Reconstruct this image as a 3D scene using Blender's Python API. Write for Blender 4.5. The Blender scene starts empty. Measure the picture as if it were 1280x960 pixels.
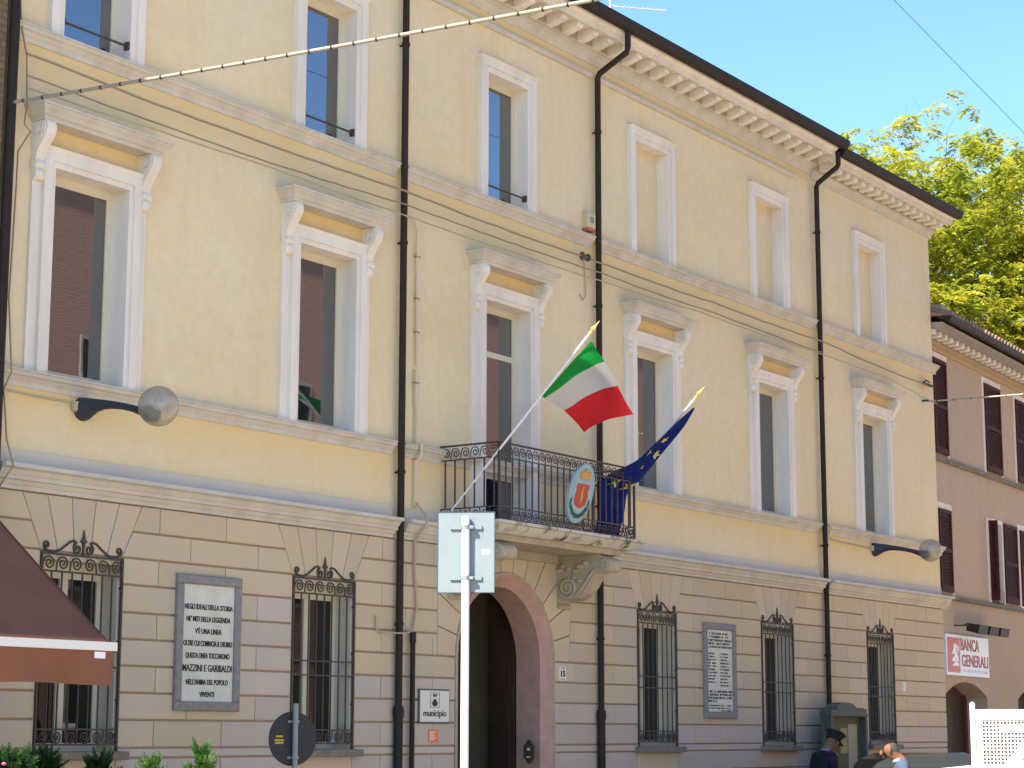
import bpy, bmesh, math, random
from mathutils import Vector, Matrix
random.seed(7)
SC = bpy.context.scene
COL = SC.collection
R = math.radians

# ------------------------------------------------------------------ camera, sky, sun, exposure
cam_d = bpy.data.cameras.new('camera')
cam_d.sensor_width = 36.0
cam_d.lens = 36.0 * 2504.0 / 1280.0
cam_d.clip_start = 0.1
cam_d.clip_end = 3000.0
cam = bpy.data.objects.new('camera', cam_d)
COL.objects.link(cam)
cam.matrix_world = Matrix(((0.56921, -0.14198, -0.80984, 0.0),
                           (-0.82219, -0.09632, -0.56101, -14.0),
                           (0.00165, 0.98517, -0.17156, 1.7),
                           (0, 0, 0, 1)))
SC.camera = cam

SUN_EL = R(46.0)
SUN_AZ = R(-79.9)                      # from +Y towards +X
sun_dir = Vector((math.sin(SUN_AZ) * math.cos(SUN_EL), math.cos(SUN_AZ) * math.cos(SUN_EL), math.sin(SUN_EL)))
world = bpy.data.worlds.new('World')
SC.world = world
world.use_nodes = True
wn = world.node_tree.nodes
sky = wn.new('ShaderNodeTexSky')
sky.sky_type = 'NISHITA'
sky.sun_disc = False
sky.sun_elevation = SUN_EL
sky.sun_rotation = SUN_AZ
sky.air_density = 1.0
sky.dust_density = 0.0
sky.ozone_density = 8.0
bg = wn['Background']
bg.inputs['Strength'].default_value = 0.10
world.node_tree.links.new(sky.outputs[0], bg.inputs[0])

sun_l = bpy.data.lights.new('sun', 'SUN')
sun_l.energy = 4.3
sun_l.angle = R(0.5)
sun_l.color = (1.0, 0.92, 0.79)
sun = bpy.data.objects.new('sun', sun_l)
COL.objects.link(sun)
sun.location = (0, -10, 40)
sun.rotation_euler = (-sun_dir).to_track_quat('-Z', 'Y').to_euler()

SC.view_settings.view_transform = 'Standard'
SC.view_settings.look = 'None'
SC.view_settings.gamma = 1.0
SC.view_settings.use_curve_mapping = False
SC.view_settings.exposure = 1.87

# ------------------------------------------------------------------ materials
MATS = {}
def mat(name, col, rough=0.8, col2=None, nscale=2.0, bump=0.0, bscale=60.0, metal=0.0, spec=0.3,
        streak=False, rand=0.0, detail=6.0, lo=0.35, hi=0.65, translucent=0.0):
    if name in MATS:
        return MATS[name]
    m = bpy.data.materials.new(name)
    m.use_nodes = True
    nt = m.node_tree; N = nt.nodes; L = nt.links
    b = N['Principled BSDF']
    b.inputs['Roughness'].default_value = rough
    b.inputs['Metallic'].default_value = metal
    b.inputs['Specular IOR Level'].default_value = spec
    c = (*col, 1)
    b.inputs['Base Color'].default_value = c
    geo = N.new('ShaderNodeNewGeometry')
    out = None
    if col2 is not None:
        no = N.new('ShaderNodeTexNoise')
        no.inputs['Scale'].default_value = nscale
        no.inputs['Detail'].default_value = detail
        no.inputs['Roughness'].default_value = 0.62
        if streak:
            mp = N.new('ShaderNodeMapping')
            mp.inputs['Scale'].default_value = (1, 1, 0.22)
            L.new(geo.outputs['Position'], mp.inputs[0]); L.new(mp.outputs[0], no.inputs[0])
        else:
            L.new(geo.outputs['Position'], no.inputs[0])
        rp = N.new('ShaderNodeValToRGB')
        rp.color_ramp.elements[0].position = lo; rp.color_ramp.elements[0].color = c
        rp.color_ramp.elements[1].position = hi; rp.color_ramp.elements[1].color = (*col2, 1)
        L.new(no.outputs['Fac'], rp.inputs[0])
        out = rp.outputs[0]
    if rand > 0:
        oi = N.new('ShaderNodeObjectInfo')
        mr = N.new('ShaderNodeMapRange')
        mr.inputs['To Min'].default_value = 1 - rand; mr.inputs['To Max'].default_value = 1 + rand
        L.new(oi.outputs['Random'], mr.inputs[0])
        hs = N.new('ShaderNodeHueSaturation')
        L.new(mr.outputs[0], hs.inputs['Value'])
        if out is not None: L.new(out, hs.inputs['Color'])
        else: hs.inputs['Color'].default_value = c
        out = hs.outputs[0]
    if out is not None:
        L.new(out, b.inputs['Base Color'])
    if bump > 0:
        nb = N.new('ShaderNodeTexNoise'); nb.inputs['Scale'].default_value = bscale; nb.inputs['Detail'].default_value = 4
        L.new(geo.outputs['Position'], nb.inputs[0])
        bp = N.new('ShaderNodeBump'); bp.inputs['Strength'].default_value = bump; bp.inputs['Distance'].default_value = 0.01
        L.new(nb.outputs['Fac'], bp.inputs['Height']); L.new(bp.outputs[0], b.inputs['Normal'])
    if translucent > 0:
        tr = N.new('ShaderNodeBsdfTranslucent'); mx = N.new('ShaderNodeMixShader'); mx.inputs[0].default_value = translucent
        if out is not None: L.new(out, tr.inputs[0])
        else: tr.inputs[0].default_value = c
        L.new(b.outputs[0], mx.inputs[1]); L.new(tr.outputs[0], mx.inputs[2])
        L.new(mx.outputs[0], N['Material Output'].inputs[0])
    MATS[name] = m
    return m

# weathered cream stucco: large pale and ochre patches plus vertical rain streaks
def stucco(name, a, b2, stain, amount, bands=()):
    m = mat(name, a, 0.92, b2, 0.55, bump=0.25, bscale=90, spec=0.15, lo=0.3, hi=0.7)
    nt = m.node_tree; N = nt.nodes; L = nt.links
    bs = N['Principled BSDF']
    src = bs.inputs['Base Color'].links[0].from_socket
    geo = [n for n in N if n.type == 'NEW_GEOMETRY'][0]
    for sc_, dp in ((7.0, .06), (31.0, .025), (0.33, .06)):
        nf = N.new('ShaderNodeTexNoise'); nf.inputs['Scale'].default_value = sc_; nf.inputs['Detail'].default_value = 6; nf.inputs['Roughness'].default_value = .65
        L.new(geo.outputs['Position'], nf.inputs[0])
        rg = N.new('ShaderNodeMapRange'); rg.inputs['From Min'].default_value = .25; rg.inputs['From Max'].default_value = .75; rg.inputs['To Min'].default_value = 1 - dp; rg.inputs['To Max'].default_value = 1 + dp
        L.new(nf.outputs['Fac'], rg.inputs[0])
        hv = N.new('ShaderNodeHueSaturation'); L.new(rg.outputs[0], hv.inputs['Value']); L.new(src, hv.inputs['Color']); src = hv.outputs[0]
    geo = [n for n in N if n.type == 'NEW_GEOMETRY'][0]
    mp = N.new('ShaderNodeMapping'); mp.inputs['Scale'].default_value = (2.6, 2.6, 0.28)
    L.new(geo.outputs['Position'], mp.inputs[0])
    no = N.new('ShaderNodeTexNoise'); no.inputs['Scale'].default_value = 1.0; no.inputs['Detail'].default_value = 8
    no.inputs['Roughness'].default_value = 0.7
    L.new(mp.outputs[0], no.inputs[0])
    rp = N.new('ShaderNodeValToRGB')
    rp.color_ramp.elements[0].position = 0.53; rp.color_ramp.elements[0].color = (0, 0, 0, 1)
    rp.color_ramp.elements[1].position = 0.78; rp.color_ramp.elements[1].color = (amount, amount, amount, 1)
    L.new(no.outputs['Fac'], rp.inputs[0])
    mx = N.new('ShaderNodeMix'); mx.data_type = 'RGBA'
    L.new(rp.outputs[0], mx.inputs['Factor']); L.new(src, mx.inputs['A'])
    mx.inputs['B'].default_value = (a[0]*.74, a[1]*.76, a[2]*.84, 1)
    if not bands:
        L.new(mx.outputs['Result'], bs.inputs['Base Color'])
        return m
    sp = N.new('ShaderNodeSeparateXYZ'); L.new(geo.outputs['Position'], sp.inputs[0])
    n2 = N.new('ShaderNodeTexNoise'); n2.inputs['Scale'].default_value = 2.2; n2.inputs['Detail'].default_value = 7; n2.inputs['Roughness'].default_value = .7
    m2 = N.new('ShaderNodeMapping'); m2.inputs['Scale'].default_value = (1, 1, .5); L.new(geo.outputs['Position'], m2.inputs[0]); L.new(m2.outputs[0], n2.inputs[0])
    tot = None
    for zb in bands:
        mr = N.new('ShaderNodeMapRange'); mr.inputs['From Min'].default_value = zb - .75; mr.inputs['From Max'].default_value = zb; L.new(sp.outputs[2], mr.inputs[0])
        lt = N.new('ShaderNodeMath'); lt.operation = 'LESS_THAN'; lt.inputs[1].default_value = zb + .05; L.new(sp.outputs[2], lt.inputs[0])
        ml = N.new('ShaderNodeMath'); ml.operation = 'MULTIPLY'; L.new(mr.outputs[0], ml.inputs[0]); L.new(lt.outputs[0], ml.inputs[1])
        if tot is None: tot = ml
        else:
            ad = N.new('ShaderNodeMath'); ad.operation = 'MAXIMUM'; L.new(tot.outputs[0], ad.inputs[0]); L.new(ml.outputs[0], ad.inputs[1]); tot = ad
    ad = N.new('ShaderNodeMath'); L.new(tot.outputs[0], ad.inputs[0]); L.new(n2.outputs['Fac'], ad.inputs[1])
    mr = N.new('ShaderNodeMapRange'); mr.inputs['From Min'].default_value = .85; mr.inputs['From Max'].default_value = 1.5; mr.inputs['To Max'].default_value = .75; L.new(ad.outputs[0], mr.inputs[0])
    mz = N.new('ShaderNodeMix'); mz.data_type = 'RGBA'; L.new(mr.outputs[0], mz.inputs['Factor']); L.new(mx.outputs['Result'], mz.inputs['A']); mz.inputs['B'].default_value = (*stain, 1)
    L.new(mz.outputs['Result'], bs.inputs['Base Color'])
    return m

def glass(name, tint, ior=1.8, rough=0.015):
    m = bpy.data.materials.new(name); m.use_nodes = True
    b = m.node_tree.nodes['Principled BSDF']
    b.inputs['Base Color'].default_value = (*tint, 1)
    b.inputs['Roughness'].default_value = rough
    b.inputs['IOR'].default_value = ior
    N = m.node_tree.nodes; L = m.node_tree.links
    no = N.new('ShaderNodeTexNoise'); no.inputs['Scale'].default_value = 1.3
    g = N.new('ShaderNodeNewGeometry'); L.new(g.outputs['Position'], no.inputs[0])
    bp = N.new('ShaderNodeBump'); bp.inputs['Strength'].default_value = 0.06; bp.inputs['Distance'].default_value = 0.02
    L.new(no.outputs['Fac'], bp.inputs['Height']); L.new(bp.outputs[0], b.inputs['Normal'])
    MATS[name] = m
    return m

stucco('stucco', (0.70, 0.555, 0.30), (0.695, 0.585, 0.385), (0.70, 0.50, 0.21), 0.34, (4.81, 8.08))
mat('ochre_pale', (0.66, 0.49, 0.22), 0.9, (0.64, 0.51, 0.29), 2.0, bump=0.2, spec=0.15)
mat('ochre', (0.68, 0.48, 0.20), 0.9, (0.69, 0.53, 0.29), 3.0, bump=0.2, spec=0.15)
mat('trim', (0.75, 0.68, 0.565), 0.85, (0.60, 0.54, 0.445), 3.2, lo=0.4, hi=0.78, bump=0.15, spec=0.2, streak=True)
mat('moulding', (0.575, 0.525, 0.43), 0.88, (0.47, 0.425, 0.345), 3.5, bump=0.2, spec=0.2)
mat('white_band', (0.61, 0.54, 0.42), 0.85, (0.54, 0.48, 0.385), 1.5, bump=0.15, spec=0.2)
mat('stone_grey', (0.51, 0.42, 0.32), 0.9, (0.48, 0.40, 0.315), 1.2, bump=0.35, bscale=55, spec=0.15, rand=0.05)
mat('stone', (0.535, 0.425, 0.258), 0.9, (0.505, 0.415, 0.295), 0.9, bump=0.35, bscale=55, spec=0.15, rand=0.06, lo=0.4, hi=0.62)
mat('joint', (0.40, 0.295, 0.19), 0.95)
mat('pink_marble', (0.49, 0.285, 0.205), 0.65, (0.38, 0.235, 0.18), 7.0, bump=0.1, spec=0.35)
mat('frame_cream', (0.62, 0.55, 0.40), 0.5)
mat('pipe_brown', (0.026, 0.018, 0.013), 0.6, (0.034, 0.024, 0.018), 6, spec=0.15)
mat('iron', (0.060, 0.050, 0.038), 0.65, (0.085, 0.065, 0.05), 14, spec=0.2)
mat('rail_iron', (0.050, 0.030, 0.026), 0.5, (0.075, 0.05, 0.045), 14, spec=0.4)
mat('slab', (0.50, 0.46, 0.38), 0.9, (0.06, 0.055, 0.025), 4.5, bump=0.3, spec=0.15, streak=True, lo=0.5, hi=0.66)
mat('corbel', (0.43, 0.365, 0.255), 0.9, (0.34, 0.285, 0.20), 5, bump=0.25, spec=0.15)
mat('sill_stone', (0.24, 0.20, 0.14), 0.9, (0.17, 0.145, 0.105), 9, bump=0.3)
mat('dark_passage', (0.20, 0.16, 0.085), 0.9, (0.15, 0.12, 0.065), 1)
mat('door_wood', (0.055, 0.030, 0.018), 0.55, (0.035, 0.02, 0.013), 9, streak=True)
mat('roof_tile', (0.40, 0.20, 0.12), 0.9, (0.28, 0.15, 0.10), 3, bump=0.3)
mat('cable_tan', (0.42, 0.34, 0.22), 0.7)
mat('cable_dark', (0.30, 0.23, 0.14), 0.7)
mat('conduit', (0.60, 0.50, 0.33), 0.7)
mat('brass', (0.16, 0.13, 0.07), 0.4, metal=0.7)
glass('glass', (0.012, 0.012, 0.012), 2.9)
glass('glass_ground', (0.014, 0.012, 0.010), 1.5)

# ------------------------------------------------------------------ mesh helpers
WL = {}                                   # world location of every object built at rest
class MB:
    def __init__(s): s.v = []; s.f = []; s.m = []; s.smooth = []
    def add(s, vs, fs, mi=0, sm=False):
        o = len(s.v); s.v += [tuple(v) for v in vs]
        for f in fs: s.f.append(tuple(i + o for i in f)); s.m.append(mi); s.smooth.append(sm)
        return s
    def box(s, x0, x1, y0, y1, z0, z1, mi=0):
        v = [(x0,y0,z0),(x1,y0,z0),(x1,y1,z0),(x0,y1,z0),(x0,y0,z1),(x1,y0,z1),(x1,y1,z1),(x0,y1,z1)]
        return s.add(v, [(0,3,2,1),(4,5,6,7),(0,1,5,4),(1,2,6,5),(2,3,7,6),(3,0,4,7)], mi)
    def cbox(s, x0, x1, y0, y1, z0, z1, c=0.01, mi=0):
        # chamfered on the -Y side
        return s.block([(x0,z0),(x1,z0),(x1,z1),(x0,z1)], y1, y0, c, mi)
    def block(s, poly, yb, yf, c, mi=0):
        n = len(poly); inn = inset(poly, c)
        v = [(p[0], yb, p[1]) for p in poly] + [(p[0], yf + c, p[1]) for p in poly] + [(p[0], yf, p[1]) for p in inn]
        f = [tuple(range(2*n, 3*n)), tuple(range(n-1, -1, -1))]
        for i in range(n):
            j = (i + 1) % n
            f += [(i, j, n+j, n+i), (n+i, n+j, 2*n+j, 2*n+i)]
        return s.add(v, f, mi)
    def prism_x(s, prof, x0, x1, mi=0, sm=False):
        # profile (y,z) extruded along X, closed, capped
        n = len(prof)
        v = [(x0, p[0], p[1]) for p in prof] + [(x1, p[0], p[1]) for p in prof]
        f = [(i, (i+1) % n, n + (i+1) % n, n + i) for i in range(n)]
        s.add(v, f, mi, sm)
        return s.add(v, [tuple(range(n-1, -1, -1)), tuple(range(n, 2*n))], mi)
    def prism_y(s, poly, y0, y1, mi=0):
        n = len(poly)
        v = [(p[0], y0, p[1]) for p in poly] + [(p[0], y1, p[1]) for p in poly]
        f = [(i, n+i, n + (i+1) % n, (i+1) % n) for i in range(n)]
        return s.add(v, f + [tuple(range(n)), tuple(range(2*n-1, n-1, -1))], mi)
    def tube(s, pts, r, sides=6, mi=0, cap=True, sm=True):
        pts = [Vector(p) for p in pts]; n = len(pts)
        rs = r if isinstance(r, (list, tuple)) else [r] * n
        up = None; rings = []
        for i in range(n):
            t = (pts[min(i+1, n-1)] - pts[max(i-1, 0)])
            if t.length < 1e-9: t = Vector((0, 0, 1))
            t.normalize()
            if up is None:
                up = Vector((0, 0, 1)) if abs(t.z) < 0.9 else Vector((1, 0, 0))
            a = t.cross(up)
            if a.length < 1e-6: a = t.orthogonal()
            a.normalize(); b = a.cross(t).normalized(); up = b
            rings.append([pts[i] + (a * math.cos(2*math.pi*k/sides) + b * math.sin(2*math.pi*k/sides)) * rs[i] for k in range(sides)])
        v = [q for rg in rings for q in rg]; f = []
        for i in range(n-1):
            for k in range(sides):
                k2 = (k+1) % sides
                f.append((i*sides+k, i*sides+k2, (i+1)*sides+k2, (i+1)*sides+k))
        s.add(v, f, mi, sm)
        if cap:
            s.add(rings[0], [tuple(range(sides-1, -1, -1))], mi); s.add(rings[-1], [tuple(range(sides))], mi)
        return s
    def sphere(s, c, r, seg=16, rings=10, mi=0, sc=(1,1,1)):
        v = []; f = []
        for i in range(rings+1):
            th = math.pi * i / rings
            for k in range(seg):
                ph = 2*math.pi*k/seg
                v.append((c[0]+r*sc[0]*math.sin(th)*math.cos(ph), c[1]+r*sc[1]*math.sin(th)*math.sin(ph), c[2]+r*sc[2]*math.cos(th)))
        for i in range(rings):
            for k in range(seg):
                k2 = (k+1) % seg
                f.append((i*seg+k, (i+1)*seg+k, (i+1)*seg+k2, i*seg+k2))
        return s.add(v, f, mi, True)
    def build(s, name, mats, parent=None, origin=None):
        xs = [p[0] for p in s.v]; ys = [p[1] for p in s.v]; zs = [p[2] for p in s.v]
        if origin is None:
            origin = Vector(((min(xs)+max(xs))/2, (min(ys)+max(ys))/2, min(zs)))
        origin = Vector(origin)
        me = bpy.data.meshes.new(name)
        me.from_pydata([Vector(p) - origin for p in s.v], [], s.f)
        if not isinstance(mats, (list, tuple)): mats = [mats]
        for q in mats: me.materials.append(MATS[q])
        me.polygons.foreach_set('material_index', s.m)
        me.polygons.foreach_set('use_smooth', s.smooth)
        me.update()
        return put(name, me, parent, origin)

def put(name, me, parent, origin):
    o = bpy.data.objects.new(name, me); COL.objects.link(o)
    if parent is not None:
        o.parent = parent; o.location = Vector(origin) - WL[parent]
    else:
        o.location = origin
    WL[o] = Vector(origin)
    return o

def inset(poly, d):
    n = len(poly); out = []
    area = sum(poly[i][0]*poly[(i+1)%n][1]-poly[(i+1)%n][0]*poly[i][1] for i in range(n))
    sg = 1 if area > 0 else -1
    ln = []
    for i in range(n):
        a = Vector(poly[i]); b = Vector(poly[(i+1) % n]); t = (b-a)
        if t.length < 1e-9: t = Vector((1, 0))
        t.normalize(); nn = Vector((-t.y, t.x)) * sg
        ln.append((a + nn*d, t))
    for i in range(n):
        p, t = ln[i-1]; q, u = ln[i]
        den = t.x*u.y - t.y*u.x
        if abs(den) < 1e-6: out.append((q.x, q.y)); continue
        k = ((q.x-p.x)*u.y - (q.y-p.y)*u.x) / den
        out.append((p.x + t.x*k, p.y + t.y*k))
    return out

def thing(name, loc=(0,0,0), label=None, cat=None, group=None):
    o = bpy.data.objects.new(name, None); COL.objects.link(o)
    o.location = loc; o.empty_display_size = 0.3; WL[o] = Vector(loc)
    if label: tag(o, label, cat, group)
    return o
def tag(o, label=None, cat=None, group=None, kind=None):
    if label: o['label'] = label
    if cat: o['category'] = cat
    if group: o['group'] = group
    if kind: o['kind'] = kind
    return o
def kids(o): return [c for c in list(SC.objects) if c.parent == o]
CH = None
def dup(o, parent=None, dloc=(0,0,0)):
    c = o.copy(); COL.objects.link(c); c.parent = parent
    c.location = o.location + Vector(dloc); WL[c] = WL[o] + Vector(dloc)
    for k in o.children: 
        if k != c: dup_child(k, c, dloc)
    return c
def dup_child(o, parent, dloc):
    c = o.copy(); COL.objects.link(c); c.parent = parent; WL[c] = WL[o] + Vector(dloc)
    for k in o.children: dup_child(k, c, dloc)

def text_mesh(body, size, sx=1.0, bold=0.0, align='CENTER', extrude=0.003):
    cu = bpy.data.curves.new('lettering', 'FONT')
    cu.body = body; cu.size = size; cu.align_x = align; cu.offset = bold; cu.extrude = extrude; cu.resolution_u = 3
    ob = bpy.data.objects.new('lettering', cu); COL.objects.link(ob)
    dg = bpy.context.evaluated_depsgraph_get()
    me = bpy.data.meshes.new_from_object(ob.evaluated_get(dg))
    bpy.data.objects.remove(ob); bpy.data.curves.remove(cu)
    for v in me.vertices:
        x, y, z = v.co; v.co = (x*sx, -z, y)
    return me
def spiral(cx, cz, r0, r1, turns, start, n=24, sgn=1):
    return [(cx + (r0+(r1-r0)*i/(n-1))*math.cos(start+sgn*2*math.pi*turns*i/(n-1)),
             cz + (r0+(r1-r0)*i/(n-1))*math.sin(start+sgn*2*math.pi*turns*i/(n-1))) for i in range(n)]

# lettering is made first, while the scene is still small
TX = {}
for i, (s_, z_) in enumerate([("NEGLI IDEALI DELLA STORIA", .058), ("NE' MITI DELLA LEGGENDA", .058), ("V'\u00c9 UNA LINEA", .058),
        ("OLTRE CUI COMINCIA IL DELIRIO", .058), ("QUESTA LINEA TOCCARONO", .058), ("MAZZINI E GARIBALDI", .075),
        ("NELL'ANIMA DEL POPOLO", .058), ("VIVENTI", .058)]):
    TX['p%d' % i] = text_mesh(s_, z_ * 1.28, 1.0, 0.0009, extrude=0.004)
TX['municipio'] = text_mesh("municipio", .10, 1.0, 0.0006)
TX['15'] = text_mesh("15", .11, .9, 0.003)
TX['banca'] = text_mesh("BANCA", .26, 1.0, 0.004, 'LEFT')
TX['generali'] = text_mesh("GENERALI", .26, 1.0, 0.004, 'LEFT')

def fit_text(key, name, x0, x1, z, y, m, parent, zscale=1.0):
    me = TX[key]
    xs = [v.co.x for v in me.vertices]; w = max(xs) - min(xs); mn = min(xs)
    for v in me.vertices:
        v.co.x = (v.co.x - mn) / w * (x1 - x0) - (x1 - x0) / 2; v.co.z *= zscale
    me.materials.clear(); me.materials.append(MATS[m]); me.name = name
    return put(name, me, parent, Vector(((x0+x1)/2, y, z)))

# ================================================================== the ground
mat('paving', (0.44, 0.38, 0.30), 0.85, (0.38, 0.33, 0.26), 1.2, bump=0.3, bscale=12)
mat('pavement', (0.38, 0.35, 0.31), 0.85, (0.30, 0.28, 0.25), 2.0, bump=0.3, bscale=20)
mat('kerb', (0.42, 0.40, 0.37), 0.85, (0.33, 0.31, 0.29), 3.0)
g = MB(); g.add([(-400,-400,0),(600,-400,0),(600,400,0),(-400,400,0)], [(0,1,2,3)])
tag(g.build('ground', 'paving'), kind='structure')
g = MB(); g.box(-20, 80, -1.5, 0.3, 0.0, 0.11); tag(g.build('pavement', 'pavement'), kind='structure')
g = MB()
for k in range(100): g.box(-20 + k + 0.006, -20 + k + 0.994, -1.66, -1.503, 0.0, 0.125)
tag(g.build('kerb', 'kerb'), kind='structure')

# ================================================================== town hall
X0, X1 = 12.0, 33.52
ZB = 3.868                                 # top of the rusticated ground floor
WC = [13.05, 16.585, 20.065, 23.625, 27.185, 30.855]
GC = [13.12, 16.625, 23.635, 27.175, 30.855]
GH = 0.515
AX, AZ, AR, AI = 20.07, 2.577, 1.02, 0.88   # street door arch
PIPES = [17.87, 22.11, 28.77]
TH = thing('town_hall', (22.8, 0, 0), 'cream stucco town hall of three storeys with stone ground floor and balcony', 'building')

def holed(mb, x0, x1, z0, z1, holes, y=0.0, mi=0):
    xs = sorted(set([x0, x1] + [h[0] for h in holes] + [h[1] for h in holes]))
    zs = sorted(set([z0, z1] + [h[2] for h in holes] + [h[3] for h in holes]))
    for i in range(len(xs)-1):
        for j in range(len(zs)-1):
            cx = (xs[i]+xs[i+1])/2; cz = (zs[j]+zs[j+1])/2
            if cx < x0 or cx > x1 or cz < z0 or cz > z1: continue
            if any(h[0] < cx < h[1] and h[2] < cz < h[3] for h in holes): continue
            mb.add([(xs[i],y,zs[j]),(xs[i+1],y,zs[j]),(xs[i+1],y,zs[j+1]),(xs[i],y,zs[j+1])], [(0,1,2,3)], mi)

OW, OZ0, OZ1 = 0.48, 4.965, 6.945           # first floor opening
TW, TZ0, TZ1 = 0.435, 8.24, 9.87            # top floor opening
BALZ = 4.105
holes = []
for i, c in enumerate(WC):
    holes.append((c-OW, c+OW, BALZ if i == 2 else OZ0, OZ1))
    holes.append((c-TW, c+TW, TZ0, TZ1))
w = MB()
holed(w, X0, X1, ZB, 10.98, holes)
w.add([(X1,0,0),(X1,11,0),(X1,11,10.98),(X1,0,10.98)], [(0,1,2,3)])
w.add([(X0,0,0),(X0,11,0),(X0,11,10.98),(X0,0,10.98)], [(3,2,1,0)])
w.add([(X0,11,0),(X1,11,0),(X1,11,10.98),(X0,11,10.98)], [(3,2,1,0)])
w.build('upper_wall', 'stucco', TH)
# ground floor backing in mortar colour
gw = MB()
gh = [(c-GH, c+GH, 1.50, 3.33) for c in GC] + [(AX-AR, AX+AR, 0, AZ+AR+0.02)]
holed(gw, X0, X1, 0, ZB, gh)
n = 28
for k in range(n):
    a0 = math.pi*k/n; a1 = math.pi*(k+1)/n
    def bx(a):
        cx, sz = math.cos(a), math.sin(a)
        t = min(AR/abs(cx) if abs(cx) > 1e-6 else 9, (AR+0.02)/sz if sz > 1e-6 else 9)
        return (AX+cx*t, 0, AZ+sz*t)
    p = [(AX+AR*math.cos(a0),0,AZ+AR*math.sin(a0)), bx(a0), bx(a1), (AX+AR*math.cos(a1),0,AZ+AR*math.sin(a1))]
    gw.add(p, [(0,1,2,3)])
GW = gw.build('ground_wall', 'joint', TH)

ZJ = [3.866, 3.605, 3.35, 3.094, 2.83, 2.577, 2.325, 2.07, 1.815, 1.553, 1.46, 1.2, 0.94, 0.68, 0.42, 0.11]
def edge(kind, x, z, side):
    # wall side of an opening: kind w = window with a fan of voussoirs, a = arch, p = plain
    if kind == 'w' and z > 3.35: return x + side * (z-3.35)/0.516*0.242
    if kind == 'a': return (AX + side*1.40) if z > AZ else (AX + side*(AR+0.035))
    return x
bays = [(12.0,'p',GC[0]-GH,'w',0), (GC[0]+GH,'w',GC[1]-GH,'w',0), (GC[1]+GH,'w',AX-AR,'a',0), (AX+AR,'a',GC[2]-GH,'w',1),
        (GC[2]+GH,'w',GC[3]-GH,'w',0), (GC[3]+GH,'w',GC[4]-GH,'w',0), (GC[4]+GH,'w',33.52,'p',0)]
JH, JV = 0.0095, 0.0045                     # half joint widths, level and upright
for (bl, kl, br, kr, par) in bays:
    for ci in range(len(ZJ)-1):
        zt, zb = ZJ[ci], ZJ[ci+1]
        thin = (ci == 9)
        A = (ci + par) % 2 == 0
        rel = [] if thin else ([0.49, 1.44, 2.39] if A else [0.93, 1.93])
        js = [bl + r for r in rel if bl + r < br - (0.45 if ci < 2 else 0.2)]
        e = 1e-4
        cuts = [None] + js + [None]
        for q in range(len(cuts)-1):
            def xa(z): return (edge(kl, bl, z, 1)) if q == 0 else cuts[q]
            def xb(z): return (edge(kr, br, z, -1)) if q == len(cuts)-2 else cuts[q+1]
            zz0, zz1 = zb+JH, zt-JH
            zl, zh = zb+e, zt-e
            if zh <= 3.35+2*e: zh = zt-e
            p = [(xa(zl)+JV, zz0), (xb(zl)-JV, zz0), (xb(zh)-JV, zz1), (xa(zh)+JV, zz1)]
            if q == 0 and kl == 'p': p[0] = (bl, zz0); p[3] = (bl, zz1)
            if q == len(cuts)-2 and kr == 'p': p[1] = (br+0.022, zz0); p[2] = (br+0.022, zz1)
            if p[1][0]-p[0][0] < 0.06 or p[2][0]-p[3][0] < 0.03:
                continue
            yf = -0.026 - random.uniform(0, 0.004)
            lim = 1.65 if bl < 13.2 else 3.06 if (bl < 14 and cuts[q] and cuts[q] > 15) else 1.6 if bl < 14 else 2.40 if bl < 18 else 2.20 if bl < 22 else 1.82
            MB().block(p, 0.004, yf, 0.006).build('stone_block', 'stone_grey' if (zt+zb)/2 + random.uniform(-.1,.1) < lim else 'stone', GW)
for c in GC:                               # courses under the windows
    for ci in range(9, len(ZJ)-1):
        MB().block([(c-GH+JV, ZJ[ci+1]+JH), (c+GH-JV, ZJ[ci+1]+JH), (c+GH-JV, min(ZJ[ci]-JH, 1.50)), (c-GH+JV, min(ZJ[ci]-JH, 1.50))], 0.004, -0.027, 0.006).build('stone_block', 'stone', GW)
for c in GC:                               # flat arches over the ground floor windows
    for k in range(5):
        b0 = -GH + 2*GH*k/5; b1 = -GH + 2*GH*(k+1)/5
        t0 = -0.757 + 1.514*k/5; t1 = -0.757 + 1.514*(k+1)/5
        MB().block([(c+b0+JV, 3.352), (c+b1-JV, 3.352), (c+t1-JV, 3.855), (c+t0+JV, 3.855)], 0.004, -0.028, 0.006).build('voussoir', 'stone', GW)
NV = 13
def rayrect(a):
    cx, sz = math.cos(a), math.sin(a)
    t = min(1.395/abs(cx) if abs(cx) > 1e-6 else 99, 1.277/sz if sz > 1e-6 else 99)
    return (AX+cx*t, AZ+sz*t)
ca = math.atan2(1.277, 1.395)
for k in range(NV):
    a0 = math.pi*k/NV; a1 = math.pi*(k+1)/NV; g_ = 0.0065
    r = AR + 0.035
    pts = [(AX+r*math.cos(a0+g_), AZ+r*math.sin(a0+g_)), rayrect(a0+g_*0.8)]
    for cc in (ca, math.pi-ca):
        if a0 < cc < a1: pts.append((AX+1.395*(1 if cc < 2 else -1), AZ+1.277))
    pts += [rayrect(a1-g_*0.8), (AX+r*math.cos(a1-g_), AZ+r*math.sin(a1-g_)), (AX+r*math.cos((a0+a1)/2), AZ+r*math.sin((a0+a1)/2))]
    if k == 0: pts[0] = (pts[0][0], AZ+0.011); pts[1] = (pts[1][0], AZ+0.011)
    if k == NV-1: pts[-2] = (pts[-2][0], AZ+0.011); pts[-3] = (pts[-3][0], AZ+0.011)
    MB().block(pts, 0.004, -0.028, 0.005).build('voussoir', 'stone', GW)

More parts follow.
